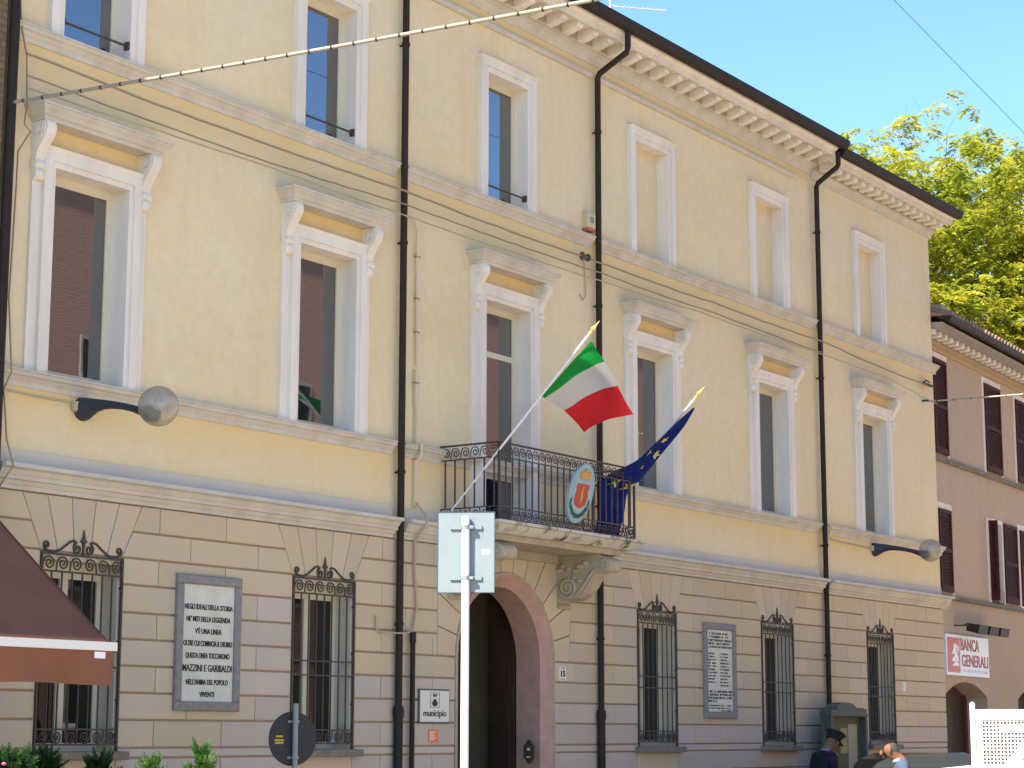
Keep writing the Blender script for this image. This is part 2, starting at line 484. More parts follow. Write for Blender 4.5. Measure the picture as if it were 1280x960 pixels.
# ---- mouldings, cut where the downpipes pass
def moulding(name, prof, x0, x1, m, cuts=PIPES, gap=0.075, right_return=False):
    xs = [x0]
    for p in cuts: xs += [p-gap, p+gap]
    xs.append(x1)
    for k in range(0, len(xs), 2):
        if xs[k+1] - xs[k] > 0.05:
            MB().prism_x(prof, xs[k], xs[k+1]).build(name, m, TH)
sill = lambda z: [(0.01,z-0.15),(-0.015,z-0.15),(-0.02,z-0.105),(-0.05,z-0.075),(-0.055,z-0.065),(-0.085,z-0.05),(-0.09,z-0.02),(-0.105,z-0.016),(-0.105,z),(0.01,z+0.012)]
moulding('sill_course', sill(4.965), X0, X1+0.10, 'moulding')
moulding('sill_course', sill(8.235), X0, X1+0.10, 'moulding')
moulding('white_band', [(0.01,4.02),(-0.018,4.02),(-0.018,4.236),(0.01,4.24)], X0, X1+0.012, 'white_band')
moulding('floor_cornice', [(0.01,3.868),(-0.045,3.868),(-0.045,3.905),(-0.06,3.908),(-0.085,3.945),(-0.115,3.95),(-0.115,3.985),(-0.125,3.99),(-0.15,4.03),(-0.175,4.042),(-0.205,4.045),(-0.205,4.083),(0.01,4.10)], X0, X1+0.17, 'moulding')
mat('cornice_bed_shade', (0.42, 0.34, 0.23), 0.9, (0.34, 0.275, 0.185), 3)  # browner base colour, paints in the shade of the gaps between modillions
XL = 28.72                                 # the last bay has a plainer, lower cornice
moulding('astragal', [(0.01,10.46),(-0.03,10.46),(-0.055,10.48),(-0.06,10.505),(-0.05,10.53),(0.01,10.54)], X0, 28.2, 'moulding', PIPES[:2])
MB().prism_x([(0.008,10.545),(-0.004,10.545),(-0.004,10.66),(0.008,10.66)], X0, XL-0.05).build('frieze', 'ochre_pale', TH)
MB().prism_x([(0.01,10.66),(-0.02,10.66),(-0.03,10.68),(-0.035,10.72),(-0.06,10.765),(-0.11,10.795),(-0.15,10.80),(-0.15,10.825),(0.01,10.825)], X0, XL).build('bed_moulding', 'moulding', TH)
MB().prism_x([(0.01,10.60),(-0.02,10.60),(-0.03,10.66),(-0.07,10.70),(-0.10,10.71),(-0.10,10.735),(0.01,10.735)], XL, X1+0.1).build('bed_moulding', 'moulding', TH)
MB().prism_x([(0.01,10.827),(-0.152,10.827),(-0.152,10.945),(0.01,10.945)], X0, XL).build('modillion_bed', 'cornice_bed_shade', TH)
MB().prism_x([(0.01,10.737),(-0.11,10.737),(-0.11,10.855),(0.01,10.855)], XL, X1+0.12).build('modillion_bed', 'cornice_bed_shade', TH)
MB().prism_x([(0.01,10.947),(-0.42,10.947),(-0.42,10.915),(-0.46,10.915),(-0.46,10.985),(-0.48,10.99),(-0.52,11.02),(-0.52,11.06),(0.01,11.06)], X0, XL).build('corona', 'trim', TH)
MB().prism_x([(0.01,10.857),(-0.35,10.857),(-0.35,10.835),(-0.39,10.835),(-0.39,10.91),(-0.44,10.94),(-0.44,10.98),(0.01,10.98)], XL, X1+0.22).build('corona', 'trim', TH)
first = None
x = X0 + 0.2
while x < XL - 0.15:
    if first is None:
        m_ = MB(); pr = [(-0.15,10.80),(-0.25,10.815),(-0.36,10.85),(-0.395,10.855),(-0.405,10.885),(-0.40,10.946),(-0.15,10.946)]
        m_.prism_x(pr, x-0.062, x+0.062); first = m_.build('modillion', 'trim', TH); fx = x
    else: dup(first, TH, (x-fx, 0, 0))
    x += 0.375
first = None; x = XL + 0.2
while x < X1 + 0.12:
    if first is None:
        m_ = MB(); pr = [(-0.10,10.745),(-0.29,10.75),(-0.315,10.765),(-0.32,10.79),(-0.315,10.856),(-0.10,10.856)]
        m_.prism_x(pr, x-0.065, x+0.065); first = m_.build('modillion', 'trim', TH); fx = x
    else: dup(first, TH, (x-fx, 0, 0))
    x += 0.30
def gutter(x0, x1, yc, zt):
    r = 0.085; pr = []
    for k in range(9): pr.append((yc + r*math.cos(math.pi + math.pi*k/8), zt - 0.05 - r*math.sin(math.pi*k/8)))
    pr = [(yc-r-0.012, zt), (yc-r-0.012, zt-0.015)] + pr + [(yc+r, zt+0.05)]
    pr = [(p[0], p[1]) for p in pr]
    MB().prism_x(pr, x0, x1, sm=False).build('gutter', 'pipe_brown', TH)
gutter(X0, XL+0.12, -0.585, 11.155)
gutter(XL+0.12, X1+0.27, -0.50, 11.06)
r_ = MB(); r_.add([(X0,-0.56,11.16),(XL,-0.56,11.16),(XL,5.5,13.0),(X0,5.5,13.0),(X0,11.4,11.16),(XL,11.4,11.16)], [(0,1,2,3),(3,2,5,4)])
r_.add([(XL,-0.48,11.07),(X1+0.25,-0.48,11.07),(X1-3,5.5,12.9),(XL,5.5,12.9),(XL,11.4,11.07),(X1+0.25,11.4,11.07)], [(0,1,2,3),(3,2,5,4),(1,5,2)])
r_.build('roof', 'roof_tile', TH)

# ---- downpipes
for px in PIPES:
    d = MB(); last = px > 28
    zt = 10.98 if last else 11.08; yo = -0.49 if last else -0.575
    d.tube([(px,yo,zt), (px,yo,10.78 if last else 10.82), (px,yo+0.02,10.74), (px,-0.12,10.52), (px,-0.09,10.46), (px,-0.09,1.92)], 0.041, 12)
    d.tube([(px,-0.09,1.92),(px,-0.09,0.11)], 0.052, 12)
    d.tube([(px,-0.09,1.99),(px,-0.09,1.95)], 0.058, 12); d.tube([(px,-0.09,1.95),(px,-0.09,1.86)], [0.066,0.06], 12)
    dp = d.build('downpipe', 'pipe_brown', TH)
    for z in (9.7, 7.3, 4.62, 2.9):
        MB().tube([(px,-0.09,z-0.018),(px,-0.09,z+0.018)], 0.05, 12).box(px-0.008, px+0.008, -0.06, 0.0, z-0.01, z+0.01).build('pipe_clip', 'pipe_brown', dp)

# ---- first floor windows
def spiral_ridge(mb, x, cy, cz, r, rad, sgn):
    mb.tube([(x, p[0], p[1]) for p in spiral(cy, cz, r, r*0.12, 2.4, math.pi/2, 30, sgn)], rad, 5)
CONS = [(0,7.256),(-0.195,7.256),(-0.212,7.22),(-0.215,7.18),(-0.20,7.13),(-0.165,7.08),(-0.12,7.02),(-0.085,6.96),(-0.068,6.90),(-0.07,6.88),(-0.095,6.872),(-0.10,6.85),(-0.085,6.83),(-0.065,6.825),(-0.078,6.80),(-0.086,6.77),(-0.078,6.735),(-0.055,6.70),(0,6.69)]
def surround(c, z0, win):
    s = MB()
    for sd in (-1, 1):                     # stepped architrave uprights
        a, b2, c2 = c+sd*OW, c+sd*(OW+0.055), c+sd*(OW+0.15)
        s.box(min(a,b2), max(a,b2), -0.055, 0.26, z0, OZ1+0.055)
        s.box(min(b2,c2), max(b2,c2), -0.075, 0.0, z0, OZ1+0.055)
        d1, d2 = c+sd*(OW+0.15), c+sd*(OW+0.262)
        s.box(min(d1,d2), max(d1,d2), -0.03, 0.0, z0, 7.331)
    s.box(c-OW, c+OW, -0.055, 0.26, OZ1, OZ1+0.055)
    s.box(c-OW-0.15, c+OW+0.15, -0.075, 0.0, OZ1+0.055, OZ1+0.15)
    s.prism_x([(0,OZ1+0.15),(-0.08,OZ1+0.15),(-0.095,OZ1+0.175),(-0.095,OZ1+0.19),(0,OZ1+0.19)], c-OW-0.15, c+OW+0.15)
    return s.build('window', 'trim', win)
for i, c in enumerate(WC):
    z0 = BALZ if i == 2 else OZ0+0.006
    W = surround(c, z0, TH)
    fr = MB(); fr.box(c-OW-0.15, c+OW+0.15, -0.006, 0.002, OZ1+0.19, 7.331); fr.build('frieze_panel', 'ochre', W)
    h = MB(); lv = [(0.185,7.333),(0.195,7.365),(0.215,7.375),(0.235,7.41),(0.262,7.435),(0.268,7.453),(0.282,7.457),(0.282,7.48)]
    v = []; f = []
    for (p, z) in lv:
        hw = 0.575 + p
        v += [(c-hw,0.002,z),(c-hw,-p,z),(c+hw,-p,z),(c+hw,0.002,z)]
    for k in range(len(lv)-1):
        for q in range(3): f.append((k*4+q, k*4+q+1, k*4+q+5, k*4+q+4))
    f += [(3,2,1,0), tuple(range(len(v)-4, len(v)))]
    h.add(v, f); h.build('hood', 'moulding', W)
    for sd in (-1, 1):
        xa, xb = sorted((c+sd*(OW+0.152), c+sd*(OW+0.268)))
        k_ = MB(); k_.prism_x([(p[0], p[1]+.075) for p in CONS], xa, xb)
        for xs_ in (xa, xb):
            spiral_ridge(k_, xs_, -0.115, 7.25, 0.078, 0.010, 1 if xs_ == xa else -1)
        k_.tube([(xa-0.01,-0.05,6.925),(xb+0.01,-0.05,6.925)], 0.042, 10); k_.sphere(((xa+xb)/2,-0.055,6.835), 0.055, 12, 8, sc=(1.15,0.9,1.1))
        k_.build('console', 'trim', W)
    F = MB(); y0, y1 = 0.175, 0.215; b_ = 0.075
    F.box(c-OW, c-OW+b_, y0, y1, z0, OZ1); F.box(c+OW-b_, c+OW, y0, y1, z0, OZ1)
    F.box(c-OW+b_, c+OW-b_, y0, y1, OZ1-0.085, OZ1); F.box(c-OW+b_, c+OW-b_, y0, y1, z0, z0+0.085)
    if i == 2:
        F.box(c-OW+b_, c+OW-b_, y0, y1, 6.30, 6.37); F.box(c-OW+b_, c+OW-b_, y0, y1, 4.78, 4.85)
    F.build('window_frame', 'frame_cream', W)
    pz = MB(); pz.box(c-OW+b_, c+OW-b_, 0.192, 0.198, z0+0.08, OZ1-0.08); pz.build('pane', 'glass', W)

# ---- top floor windows: three glazed, three blind
for i, c in enumerate(WC):
    s = MB(); dep = 0.26 if i < 3 else 0.15; z0 = TZ0+0.008
    for sd in (-1, 1):
        a, b2, c2 = c+sd*TW, c+sd*(TW+0.075), c+sd*(TW+0.18)
        s.box(min(a,b2), max(a,b2), -0.04, dep, z0, TZ1+0.075)
        s.box(min(b2,c2), max(b2,c2), -0.062, 0.0, z0, TZ1+0.075)
    s.box(c-TW, c+TW, -0.04, dep, TZ1, TZ1+0.075)
    s.box(c-TW-0.18, c+TW+0.18, -0.062, 0.0, TZ1+0.075, TZ1+0.15)
    s.prism_x([(0,TZ1+0.15),(-0.065,TZ1+0.15),(-0.09,TZ1+0.17),(-0.09,TZ1+0.185),(0,TZ1+0.185)], c-TW-0.19, c+TW+0.19)
    W = s.build('window' if i < 3 else 'blind_window', 'trim', TH)
    if i < 3:
        F = MB(); b_ = 0.07; y0, y1 = 0.165, 0.205
        F.box(c-TW, c-TW+b_, y0, y1, z0, TZ1); F.box(c+TW-b_, c+TW, y0, y1, z0, TZ1)
        F.box(c-TW+b_, c+TW-b_, y0, y1, TZ1-0.08, TZ1); F.box(c-TW+b_, c+TW-b_, y0, y1, z0, z0+0.07)
        F.build('window_frame', 'frame_cream', W)
        MB().box(c-TW+b_, c+TW-b_, 0.182, 0.188, z0+0.06, TZ1-0.07).build('pane', 'glass', W)
        br = MB(); br.tube([(c-TW,-0.0,8.42),(c+TW,-0.0,8.42)], 0.012, 6)
        for sd in (-1, 1): br.box(c+sd*(TW-0.012)-0.012, c+sd*(TW-0.012)+0.012, -0.03, 0.03, 8.38, 8.46)
        br.build('safety_bar', 'iron', W)
    else:
        MB().box(c-TW, c+TW, 0.145, 0.152, z0, TZ1).build('blind_panel', 'stucco', W)

# ---- ground floor windows with wrought iron grilles
for c in GC:
    s = MB()
    for sd in (-1, 1):
        a, b2 = c+sd*GH, c+sd*(GH-0.03)
        s.box(min(a,b2), max(a,b2), 0.0, 0.27, 1.52, 3.33)
    s.box(c-GH+0.03, c+GH-0.03, 0.0, 0.27, 3.27, 3.33)
    W = s.build('window', 'frame_cream', TH)
    MB().cbox(c-0.60, c+0.60, -0.13, 0.27, 1.445, 1.522, 0.008).build('window_sill', 'sill_stone', W)
    F = MB(); b_ = 0.06; y0, y1 = 0.215, 0.25; a, b2 = c-GH+0.03, c+GH-0.03
    F.box(a, a+b_, y0, y1, 1.522, 3.27); F.box(b2-b_, b2, y0, y1, 1.522, 3.27)
    F.box(a+b_, b2-b_, y0, y1, 3.12, 3.27); F.box(a+b_, b2-b_, y0, y1, 1.522, 1.60); F.box(c-0.05, c+0.05, y0-0.006, y1, 1.60, 3.12)
    F.build('window_frame', 'frame_cream', W)
    MB().box(a+b_, c-0.05, 0.233, 0.24, 1.60, 3.12).build('pane', 'glass_ground', W)
    MB().box(c+0.05, b2-b_, 0.233, 0.24, 1.60, 3.12).build('pane', 'glass_ground', W)

def rect_bar(mb, x0, x1, z0, z1, y=-0.035, t=0.014): mb.box(x0, x1, y-t/2, y+t/2, z0, z1)
c = GC[1]; gy = -0.035
fr = MB()
for z in (3.318, 3.16, 2.45, 2.30, 1.725, 1.585): fr.box(c-0.515, c+0.515, gy-0.007, gy+0.007, z-0.008, z+0.008)
for sd in (-1, 1):
    fr.box(c+sd*0.507-0.011, c+sd*0.507+0.011, gy-0.011, gy+0.011, 1.50, 3.335)
    for z in (3.05, 2.55, 2.0, 1.68): fr.tube([(c+sd*0.507, gy, z), (c+sd*0.507, 0.04, z)], 0.010, 6)
GR = fr.build('window_grille', 'iron', TH)
for k in range(7):
    bx_ = c - 0.507 + 1.014*(k+1)/8
    MB().tube([(bx_, gy, 1.585), (bx_, gy, 3.16)], 0.0095, 6).build('bar', 'iron', GR)
def scroll(mb, cx, cz, r, y, up=1, rad=0.0085, mirror=1):
    sp = spiral(0, 0, r*0.92, r*0.12, 1.6, math.pi*0.5, 26, -1)
    pts = [(-r*1.25, -r*1.0), (-r*1.12, r*0.1), (-r*0.7, r*0.72)] + sp
    mb.tube([(cx + mirror*p[0], y, cz + up*p[1]) for p in pts], rad, 5)
for k in range(6):
    cx = c - 0.507 + 1.014*(k+0.55)/6
    mm = MB(); scroll(mm, cx, 3.235, 0.066, gy, 1, mirror=1 if k < 3 else -1); mm.build('scroll', 'iron', GR)
    mm = MB(); scroll(mm, cx, 1.655, 0.060, gy, -1, mirror=1 if k < 3 else -1); mm.build('scroll', 'iron', GR)
cr = MB()
for sd in (-1, 1):
    e1 = spiral(sd*0.455, 3.395, 0.042, 0.008, 1.3, -math.pi/2, 20, sd)
    e2 = spiral(sd*0.075, 3.385, 0.055, 0.008, 1.4, math.pi*0.45 if sd > 0 else math.pi*0.55, 22, -sd)
    mid = [(sd*0.43, 3.34), (sd*0.36, 3.335), (sd*0.29, 3.36), (sd*0.22, 3.405), (sd*0.165, 3.445), (sd*0.115, 3.456)]
    pts = list(reversed(e1)) + mid + e2
    cr.tube([(c+p[0], gy, p[1]) for p in pts], 0.0115, 6)
cr.tube([(c,gy,3.32),(c,gy,3.42)], 0.012, 6)
cr.build('crest_scroll', 'iron', GR)
fl = MB(); fl.prism_y([(c-0.012,3.40),(c+0.012,3.40),(c+0.018,3.44),(c+0.045,3.455),(c+0.022,3.475),(c+0.014,3.50),(c,3.565),(c-0.014,3.50),(c-0.022,3.475),(c-0.045,3.455),(c-0.018,3.44)], gy-0.01, gy+0.01)
fl.build('finial', 'iron', GR)
for c2 in (GC[0], GC[2], GC[3], GC[4]): dup(GR, TH, (c2-c, 0, 0))

# ---- street door
d = MB(); N_ = 24; prof = [(AR+0.03,-0.028),(AR-0.005,-0.045)]
def arch_pts(r, y): return [(AX+r, y, 0.11)] + [(AX+r*math.cos(math.pi*k/N_), y, AZ+r*math.sin(math.pi*k/N_)) for k in range(N_+1)] + [(AX-r, y, 0.11)]
def arch_strip(mb, ra, ya, rb, yb, mi=0, sm=False):
    A = arch_pts(ra, ya); B = arch_pts(rb, yb); n_ = len(A)
    mb.add(A + B, [(i, n_+i, n_+i+1, i+1) for i in range(n_-1)], mi, sm)
bd = MB(); arch_strip(bd, AR+0.03, 0.0, AR+0.03, -0.035); arch_strip(bd, AR+0.03, -0.035, AR, -0.035); arch_strip(bd, AR, -0.035, AR, 0.0)
DO = bd.build('doorway', 'corbel', TH)
pm = MB(); arch_strip(pm, AR, 0.0, AR, -0.03); arch_strip(pm, AR, -0.03, AR-0.02, -0.03); arch_strip(pm, AR-0.02, -0.03, AI, 0.08); arch_strip(pm, AI, 0.08, AI, 0.44)
arch_strip(pm, AI, 0.44, AI+0.4, 0.44)
pm.build('arch_surround', 'pink_marble', DO)
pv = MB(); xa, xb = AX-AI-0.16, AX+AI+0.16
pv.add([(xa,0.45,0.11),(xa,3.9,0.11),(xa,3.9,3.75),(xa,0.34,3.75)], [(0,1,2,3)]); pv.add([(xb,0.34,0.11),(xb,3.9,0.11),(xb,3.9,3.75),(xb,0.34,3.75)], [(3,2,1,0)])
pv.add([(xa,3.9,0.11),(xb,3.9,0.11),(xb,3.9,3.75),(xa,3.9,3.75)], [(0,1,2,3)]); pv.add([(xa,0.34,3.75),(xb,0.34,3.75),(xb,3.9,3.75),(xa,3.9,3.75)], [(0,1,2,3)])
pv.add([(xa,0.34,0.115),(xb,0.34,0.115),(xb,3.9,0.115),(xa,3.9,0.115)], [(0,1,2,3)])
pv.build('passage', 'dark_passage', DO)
for sd in (-1, 1):
    dl = MB(); xx = AX+sd*(AI-0.02); dl.box(min(xx, xx+sd*0.06), max(xx, xx+sd*0.06), 0.47, 0.86, 0.13, 3.40)
    for z in (0.3, 1.25, 2.2): dl.box(min(xx, xx-sd*0.02), max(xx, xx-sd*0.02), 0.52, 0.80, z, z+0.8)
    dl.build('door_leaf', 'door_wood', DO)

# ---- balcony
BX0, BX1, BD = 18.74, 21.73, 0.84
sl = MB(); lv = [(0.80,3.972),(0.82,3.985),(0.86,4.01),(0.90,4.045),(0.90,4.062),(0.945,4.07),(0.945,4.103)]
v = []; f = []
for (p, z) in lv:
    e_ = p - 0.84
    v += [(BX0-0.02-e_,0.0,z),(BX0-0.02-e_,-p,z),(BX1+0.02+e_,-p,z),(BX1+0.02+e_,0.0,z)]
for k in range(len(lv)-1):
    for q in range(3): f.append((k*4+q, k*4+q+1, k*4+q+5, k*4+q+4))
f += [(3,2,1,0), tuple(range(len(v)-4, len(v)))]
sl.add(v, f); BAL = sl.build('balcony', 'slab', TH)
MB().box(18.86, 21.6, -0.72, 0.0, 3.90, 3.971).build('soffit_panel', 'corbel', BAL)
MB().box(19.2, 21.1, -0.10, 0.0, 3.80, 3.899).build('soffit_panel', 'corbel', BAL)
CP = [(0.0,3.899),(-0.70,3.899),(-0.79,3.845)]
CP += [(-0.735+0.088*math.cos(a), 3.767+0.088*math.sin(a)) for a in [math.pi*(0.75+0.1*k) for k in range(8)]]
CP = [(0.0,3.899),(-0.66,3.899),(-0.735,3.855),(-0.79,3.836),(-0.82,3.79),(-0.815,3.735),(-0.78,3.69),(-0.725,3.679),(-0.665,3.69),(-0.60,3.66),(-0.54,3.59),(-0.48,3.50),(-0.41,3.42),(-0.33,3.365),(-0.24,3.345),(-0.14,3.35),(-0.06,3.36),(-0.04,3.32),(-0.07,3.28),(-0.06,3.245),(0.0,3.24)]
first = None
for xl in (18.855, 21.167):
    if first is None:
        k_ = MB(); k_.prism_x(CP, xl, xl+0.28)
        first = k_.build('corbel', 'corbel', BAL); fx = xl
        for xs_ in (xl, xl+0.28):
            o_ = MB(); sg = 1 if xs_ == xl else -1
            o_.tube([(xs_, p[0], p[1]) for p in spiral(-0.735, 3.765, 0.07, 0.012, 2.0, 0.4, 28, 1)], 0.017, 6)
            o_.tube([(xs_, p[0], p[1]) for p in spiral(-0.185, 3.50, 0.135, 0.02, 2.1, -0.6, 36, -1)], 0.026, 6)
            o_.tube([(xs_, -0.68,3.71),(xs_,-0.60,3.72),(xs_,-0.52,3.64),(xs_,-0.45,3.54),(xs_,-0.38,3.455),(xs_,-0.30,3.40)], 0.022, 6)
            for (yy, zz, rr) in ((-0.06,3.72,0.045),(-0.13,3.77,0.05),(-0.21,3.73,0.05),(-0.30,3.70,0.045),(-0.28,3.62,0.035),(-0.37,3.76,0.05),(-0.45,3.80,0.045),(-0.36,3.58,0.035)):
                o_.sphere((xs_, yy, zz), rr, 10, 6, sc=(0.75,1.2,0.8))
            o_.build('carved_scroll', 'corbel', first)
        rl = MB(); rl.tube([(xl-0.004,-0.735,3.767),(xl+0.284,-0.735,3.767)], 0.088, 18); rl.tube([(xl-0.02,-0.735,3.767),(xl+0.30,-0.735,3.767)], 0.028, 10)
        rl.build('front_roll', 'corbel', first)
    else: dup(first, BAL, (xl-fx, 0, 0))
RZ = [5.005, 4.845, 4.272, 4.128]
rr = MB()
def run(pts, z, w, h):
    for a, b in zip(pts[:-1], pts[1:]):
        if abs(a[0]-b[0]) > abs(a[1]-b[1]): rr.box(min(a[0],b[0])-w/2, max(a[0],b[0])+w/2, a[1]-w/2, a[1]+w/2, z-h/2, z+h/2)
        else: rr.box(a[0]-w/2, a[0]+w/2, min(a[1],b[1])+w/2+0.0005, max(a[1],b[1])-w/2-0.0005 if max(a[1],b[1]) < 0 else 0.0, z-h/2, z+h/2)
U = [(BX0,0.0),(BX0,-BD),(BX1,-BD),(BX1,0.0)]
run(U, 5.012, 0.036, 0.018); 
for z in (4.845, 4.272, 4.128): run(U, z, 0.016, 0.014)
for x_ in (BX0, BX1): rr.box(x_-0.0125, x_+0.0125, -BD-0.0125, -BD+0.0125, 4.104, 5.003)
rr.build('railing', 'rail_iron', BAL)
pb = None
def put_bar(x_, y_):
    global pb
    if pb is None:
        pb = MB().box(x_-0.0075, x_+0.0075, y_-0.0075, y_+0.0075, 4.279, 4.838).build('baluster', 'rail_iron', BAL); WL['pb'] = (x_, y_)
    else: dup(pb, BAL, (x_-WL['pb'][0], y_-WL['pb'][1], 0))
def rail_scroll(name, x_, y_, along, z, up):
    mm = MB(); r = 0.052
    pts = [(-0.066,-0.066*up),(-0.055,0.0),(-0.03,0.052*up)] + [(p[0], up*p[1]) for p in spiral(0.012, 0, 0.056, 0.008, 1.5, math.pi*0.62, 22, -1)]
    if along == 'x': P3 = [(x_+p[0], y_, z+p[1]) for p in pts]
    else: P3 = [(x_, y_-p[0], z+p[1]) for p in pts]
    mm.tube(P3, 0.0075, 5)
    return mm.build(name, 'rail_iron', BAL)
NF, NS = 22, 6
s1 = s2 = s3 = s4 = None
for k in range(NF):
    x_ = BX0 + (BX1-BX0)*(k+0.5)/NF
    put_bar(x_ + (BX1-BX0)/NF*0.5 if k < NF-1 else x_-0.03, -BD)
    if s1 is None: s1 = rail_scroll('scroll', x_, -BD, 'x', 4.925, 1); s2 = rail_scroll('scroll', x_, -BD, 'x', 4.20, -1); fx = x_
    else: dup(s1, BAL, (x_-fx,0,0)); dup(s2, BAL, (x_-fx,0,0))
for xs_ in (BX0, BX1):
    for k in range(NS):
        y_ = -BD*(k+0.5)/NS
        put_bar(xs_, y_)
        if s3 is None: s3 = rail_scroll('scroll', xs_, y_, 'y', 4.925, 1); s4 = rail_scroll('scroll', xs_, y_, 'y', 4.20, -1); fx, fy = xs_, y_
        else: dup(s3, BAL, (xs_-fx,y_-fy,0)); dup(s4, BAL, (xs_-fx,y_-fy,0))

# ================================================================== things fixed to the town hall
mat('plaque_marble', (0.64, 0.62, 0.50), 0.6, (0.54, 0.53, 0.42), 5, spec=0.3)
mat('plaque_frame', (0.20, 0.185, 0.165), 0.8, (0.27, 0.245, 0.215), 14, bump=0.2)
mat('letter_dark', (0.045, 0.035, 0.03), 0.7)
def framed_plaque(x0, x1, z0, z1, label, border=0.095):
    T = thing('stone_plaque', ((x0+x1)/2, -0.03, z0), label, 'plaque')
    f_ = MB()
    f_.cbox(x0, x1, -0.075, -0.02, z1-border, z1, 0.012); f_.cbox(x0, x1, -0.075, -0.02, z0, z0+border, 0.012)
    f_.cbox(x0, x0+border, -0.074, -0.02, z0+border, z1-border, 0.012); f_.cbox(x1-border, x1, -0.074, -0.02, z0+border, z1-border, 0.012)
    f_.build('frame', 'plaque_frame', T)
    MB().box(x0+border, x1-border, -0.045, -0.02, z0+border, z1-border).build('tablet', 'plaque_marble', T)
    return T
T = framed_plaque(14.36, 15.29, 1.905, 3.245, 'large marble plaque with eight widely spaced dark lines in a grey frame')
zs = [2.905, 2.785, 2.665, 2.545, 2.425, 2.295, 2.165, 2.045]
hw = [.345, .315, .19, .35, .315, .352, .30, .105]
for k in range(8):
    fit_text('p%d' % k, 'inscription_line', 14.825-hw[k], 14.825+hw[k], zs[k], -0.047, 'letter_dark', T)
T = framed_plaque(24.88, 25.82, 1.905, 3.245, 'narrow looking marble plaque with a two column list of names in grey frame')
def scribble(x0, x1, z, h):
    # worn lettering that cannot be read: short irregular strokes
    s = MB(); x = x0
    while x < x1 - 0.008:
        if random.random() < 0.12: x += 0.02; continue
        wd = random.choice((0.006, 0.007, 0.009)); lo = 0 if random.random() < .8 else h*.4
        s.box(x, x+wd, -0.048, -0.0445, z+lo, z+h)
        if random.random() < .7:
            zz = z + random.choice((0, h*.45, h-0.007)); s.box(x+wd, min(x+wd+0.011, x1), -0.0475, -0.0445, zz, zz+0.008)
        x += wd + random.choice((0.006, 0.009, 0.014))
    s.build('worn_inscription', 'letter_dark', T)['kind'] = 'stuff'
for k in range(5):
    scribble(25.06 if k < 2 else 24.99, 25.62 if k < 2 else 25.71, 3.08-0.047*k, 0.03)
for k in range(10): scribble(24.985, 25.23+random.uniform(-.03,.05), 2.80-0.0445*k, 0.024)
for k in range(11): scribble(25.36, 25.60+random.uniform(-.02,.06), 2.80-0.0445*k, 0.024)
for k in range(4): scribble(24.985, 25.715 if k < 3 else 25.25, 2.265-0.044*k, 0.03)
for k in range(3): scribble(25.03 if k < 2 else 25.38, 25.68, 2.075-0.036*k, 0.018)

mat('sign_white', (0.66, 0.64, 0.53), 0.5); mat('sign_edge', (0.10, 0.10, 0.08), 0.5); mat('orange_print', (0.75, 0.20, 0.05), 0.6); mat('white_print', (0.8, 0.8, 0.78), 0.6)
T = thing('town_hall_sign', (18.60, -0.03, 1.80), 'white municipio sign with small crest on wall beside the arched door', 'sign')
MB().block([(18.30,1.805),(18.885,1.805),(18.885,2.192),(18.30,2.192)], -0.02, -0.05, 0.008).build('sign_edge', 'sign_edge', T)
MB().block([(18.318,1.822),(18.867,1.822),(18.867,2.175),(18.318,2.175)], -0.049, -0.054, 0.002).build('sign_face', 'sign_white', T)
fit_text('municipio', 'lettering', 18.375, 18.81, 1.885, -0.0565, 'letter_dark', T, 1.05)
cs = MB(); x_ = 18.59
for (a, b, c_, d_) in ((-.085,.085,2.148,2.153),(-.085,.085,1.985,1.99),(-.085,-.08,1.99,2.148),(.08,.085,1.99,2.148)): cs.box(x_+a, x_+b, -0.057, -0.0535, c_, d_)
cs.prism_y([(x_-.045,2.012),(x_-.02,1.998),(x_+.02,1.998),(x_+.045,2.012),(x_+.06,2.05),(x_+.035,2.045),(x_+.03,2.07),(x_,2.085),(x_-.03,2.07),(x_-.035,2.045),(x_-.06,2.05)], -0.057, -0.0535)
for k in range(3): cs.box(x_-.035+.026*k, x_-.017+.026*k, -0.057, -0.0535, 2.105, 2.138)
cs.build('crest', 'letter_dark', T)
T = thing('notice', (18.60, -0.03, 1.59), 'small orange notice stuck on the wall under the white municipio sign', 'notice')
MB().box(18.50, 18.685, -0.036, -0.03, 1.595, 1.735).build('sheet', 'orange_print', T)
pr = MB()
for k in range(5): pr.box(18.52, 18.60+random.uniform(0,.06), -0.0375, -0.0355, 1.705-.022*k, 1.713-.022*k)
pr.build('print', 'white_print', T)
T = thing('house_number', (21.31, -0.03, 2.35), 'white plate numbered 15 on the stone right of the arched door', 'house number')
MB().block([(21.215,2.345),(21.375,2.345),(21.375,2.525),(21.215,2.525)], -0.02, -0.036, 0.004).build('plate', 'sign_white', T)
fit_text('15', 'number', 21.245, 21.345, 2.40, -0.038, 'letter_dark', T, 0.95)
b_ = MB(); b_.box(21.25, 21.34, -0.038, -0.0355, 2.50, 2.508); b_.box(21.25, 21.34, -0.038, -0.0355, 2.362, 2.37); b_.build('rule', 'letter_dark', T)
T = MB(); T.block([(31.69,2.40),(31.82,2.40),(31.82,2.555),(31.69,2.555)], -0.02, -0.036, 0.004); T.box(31.72, 31.73, -0.0375, -0.0355, 2.43, 2.53, 1)
tag(T.build('small_plate', ['sign_white', 'plaque_frame']), 'small blank white plate on stone right of the last grilled window', 'plate')
T = thing('doorbell', (20.74, 0.1, 1.35), 'dark brass bell plate inside the pink stone door arch', 'doorbell')
bp = MB()
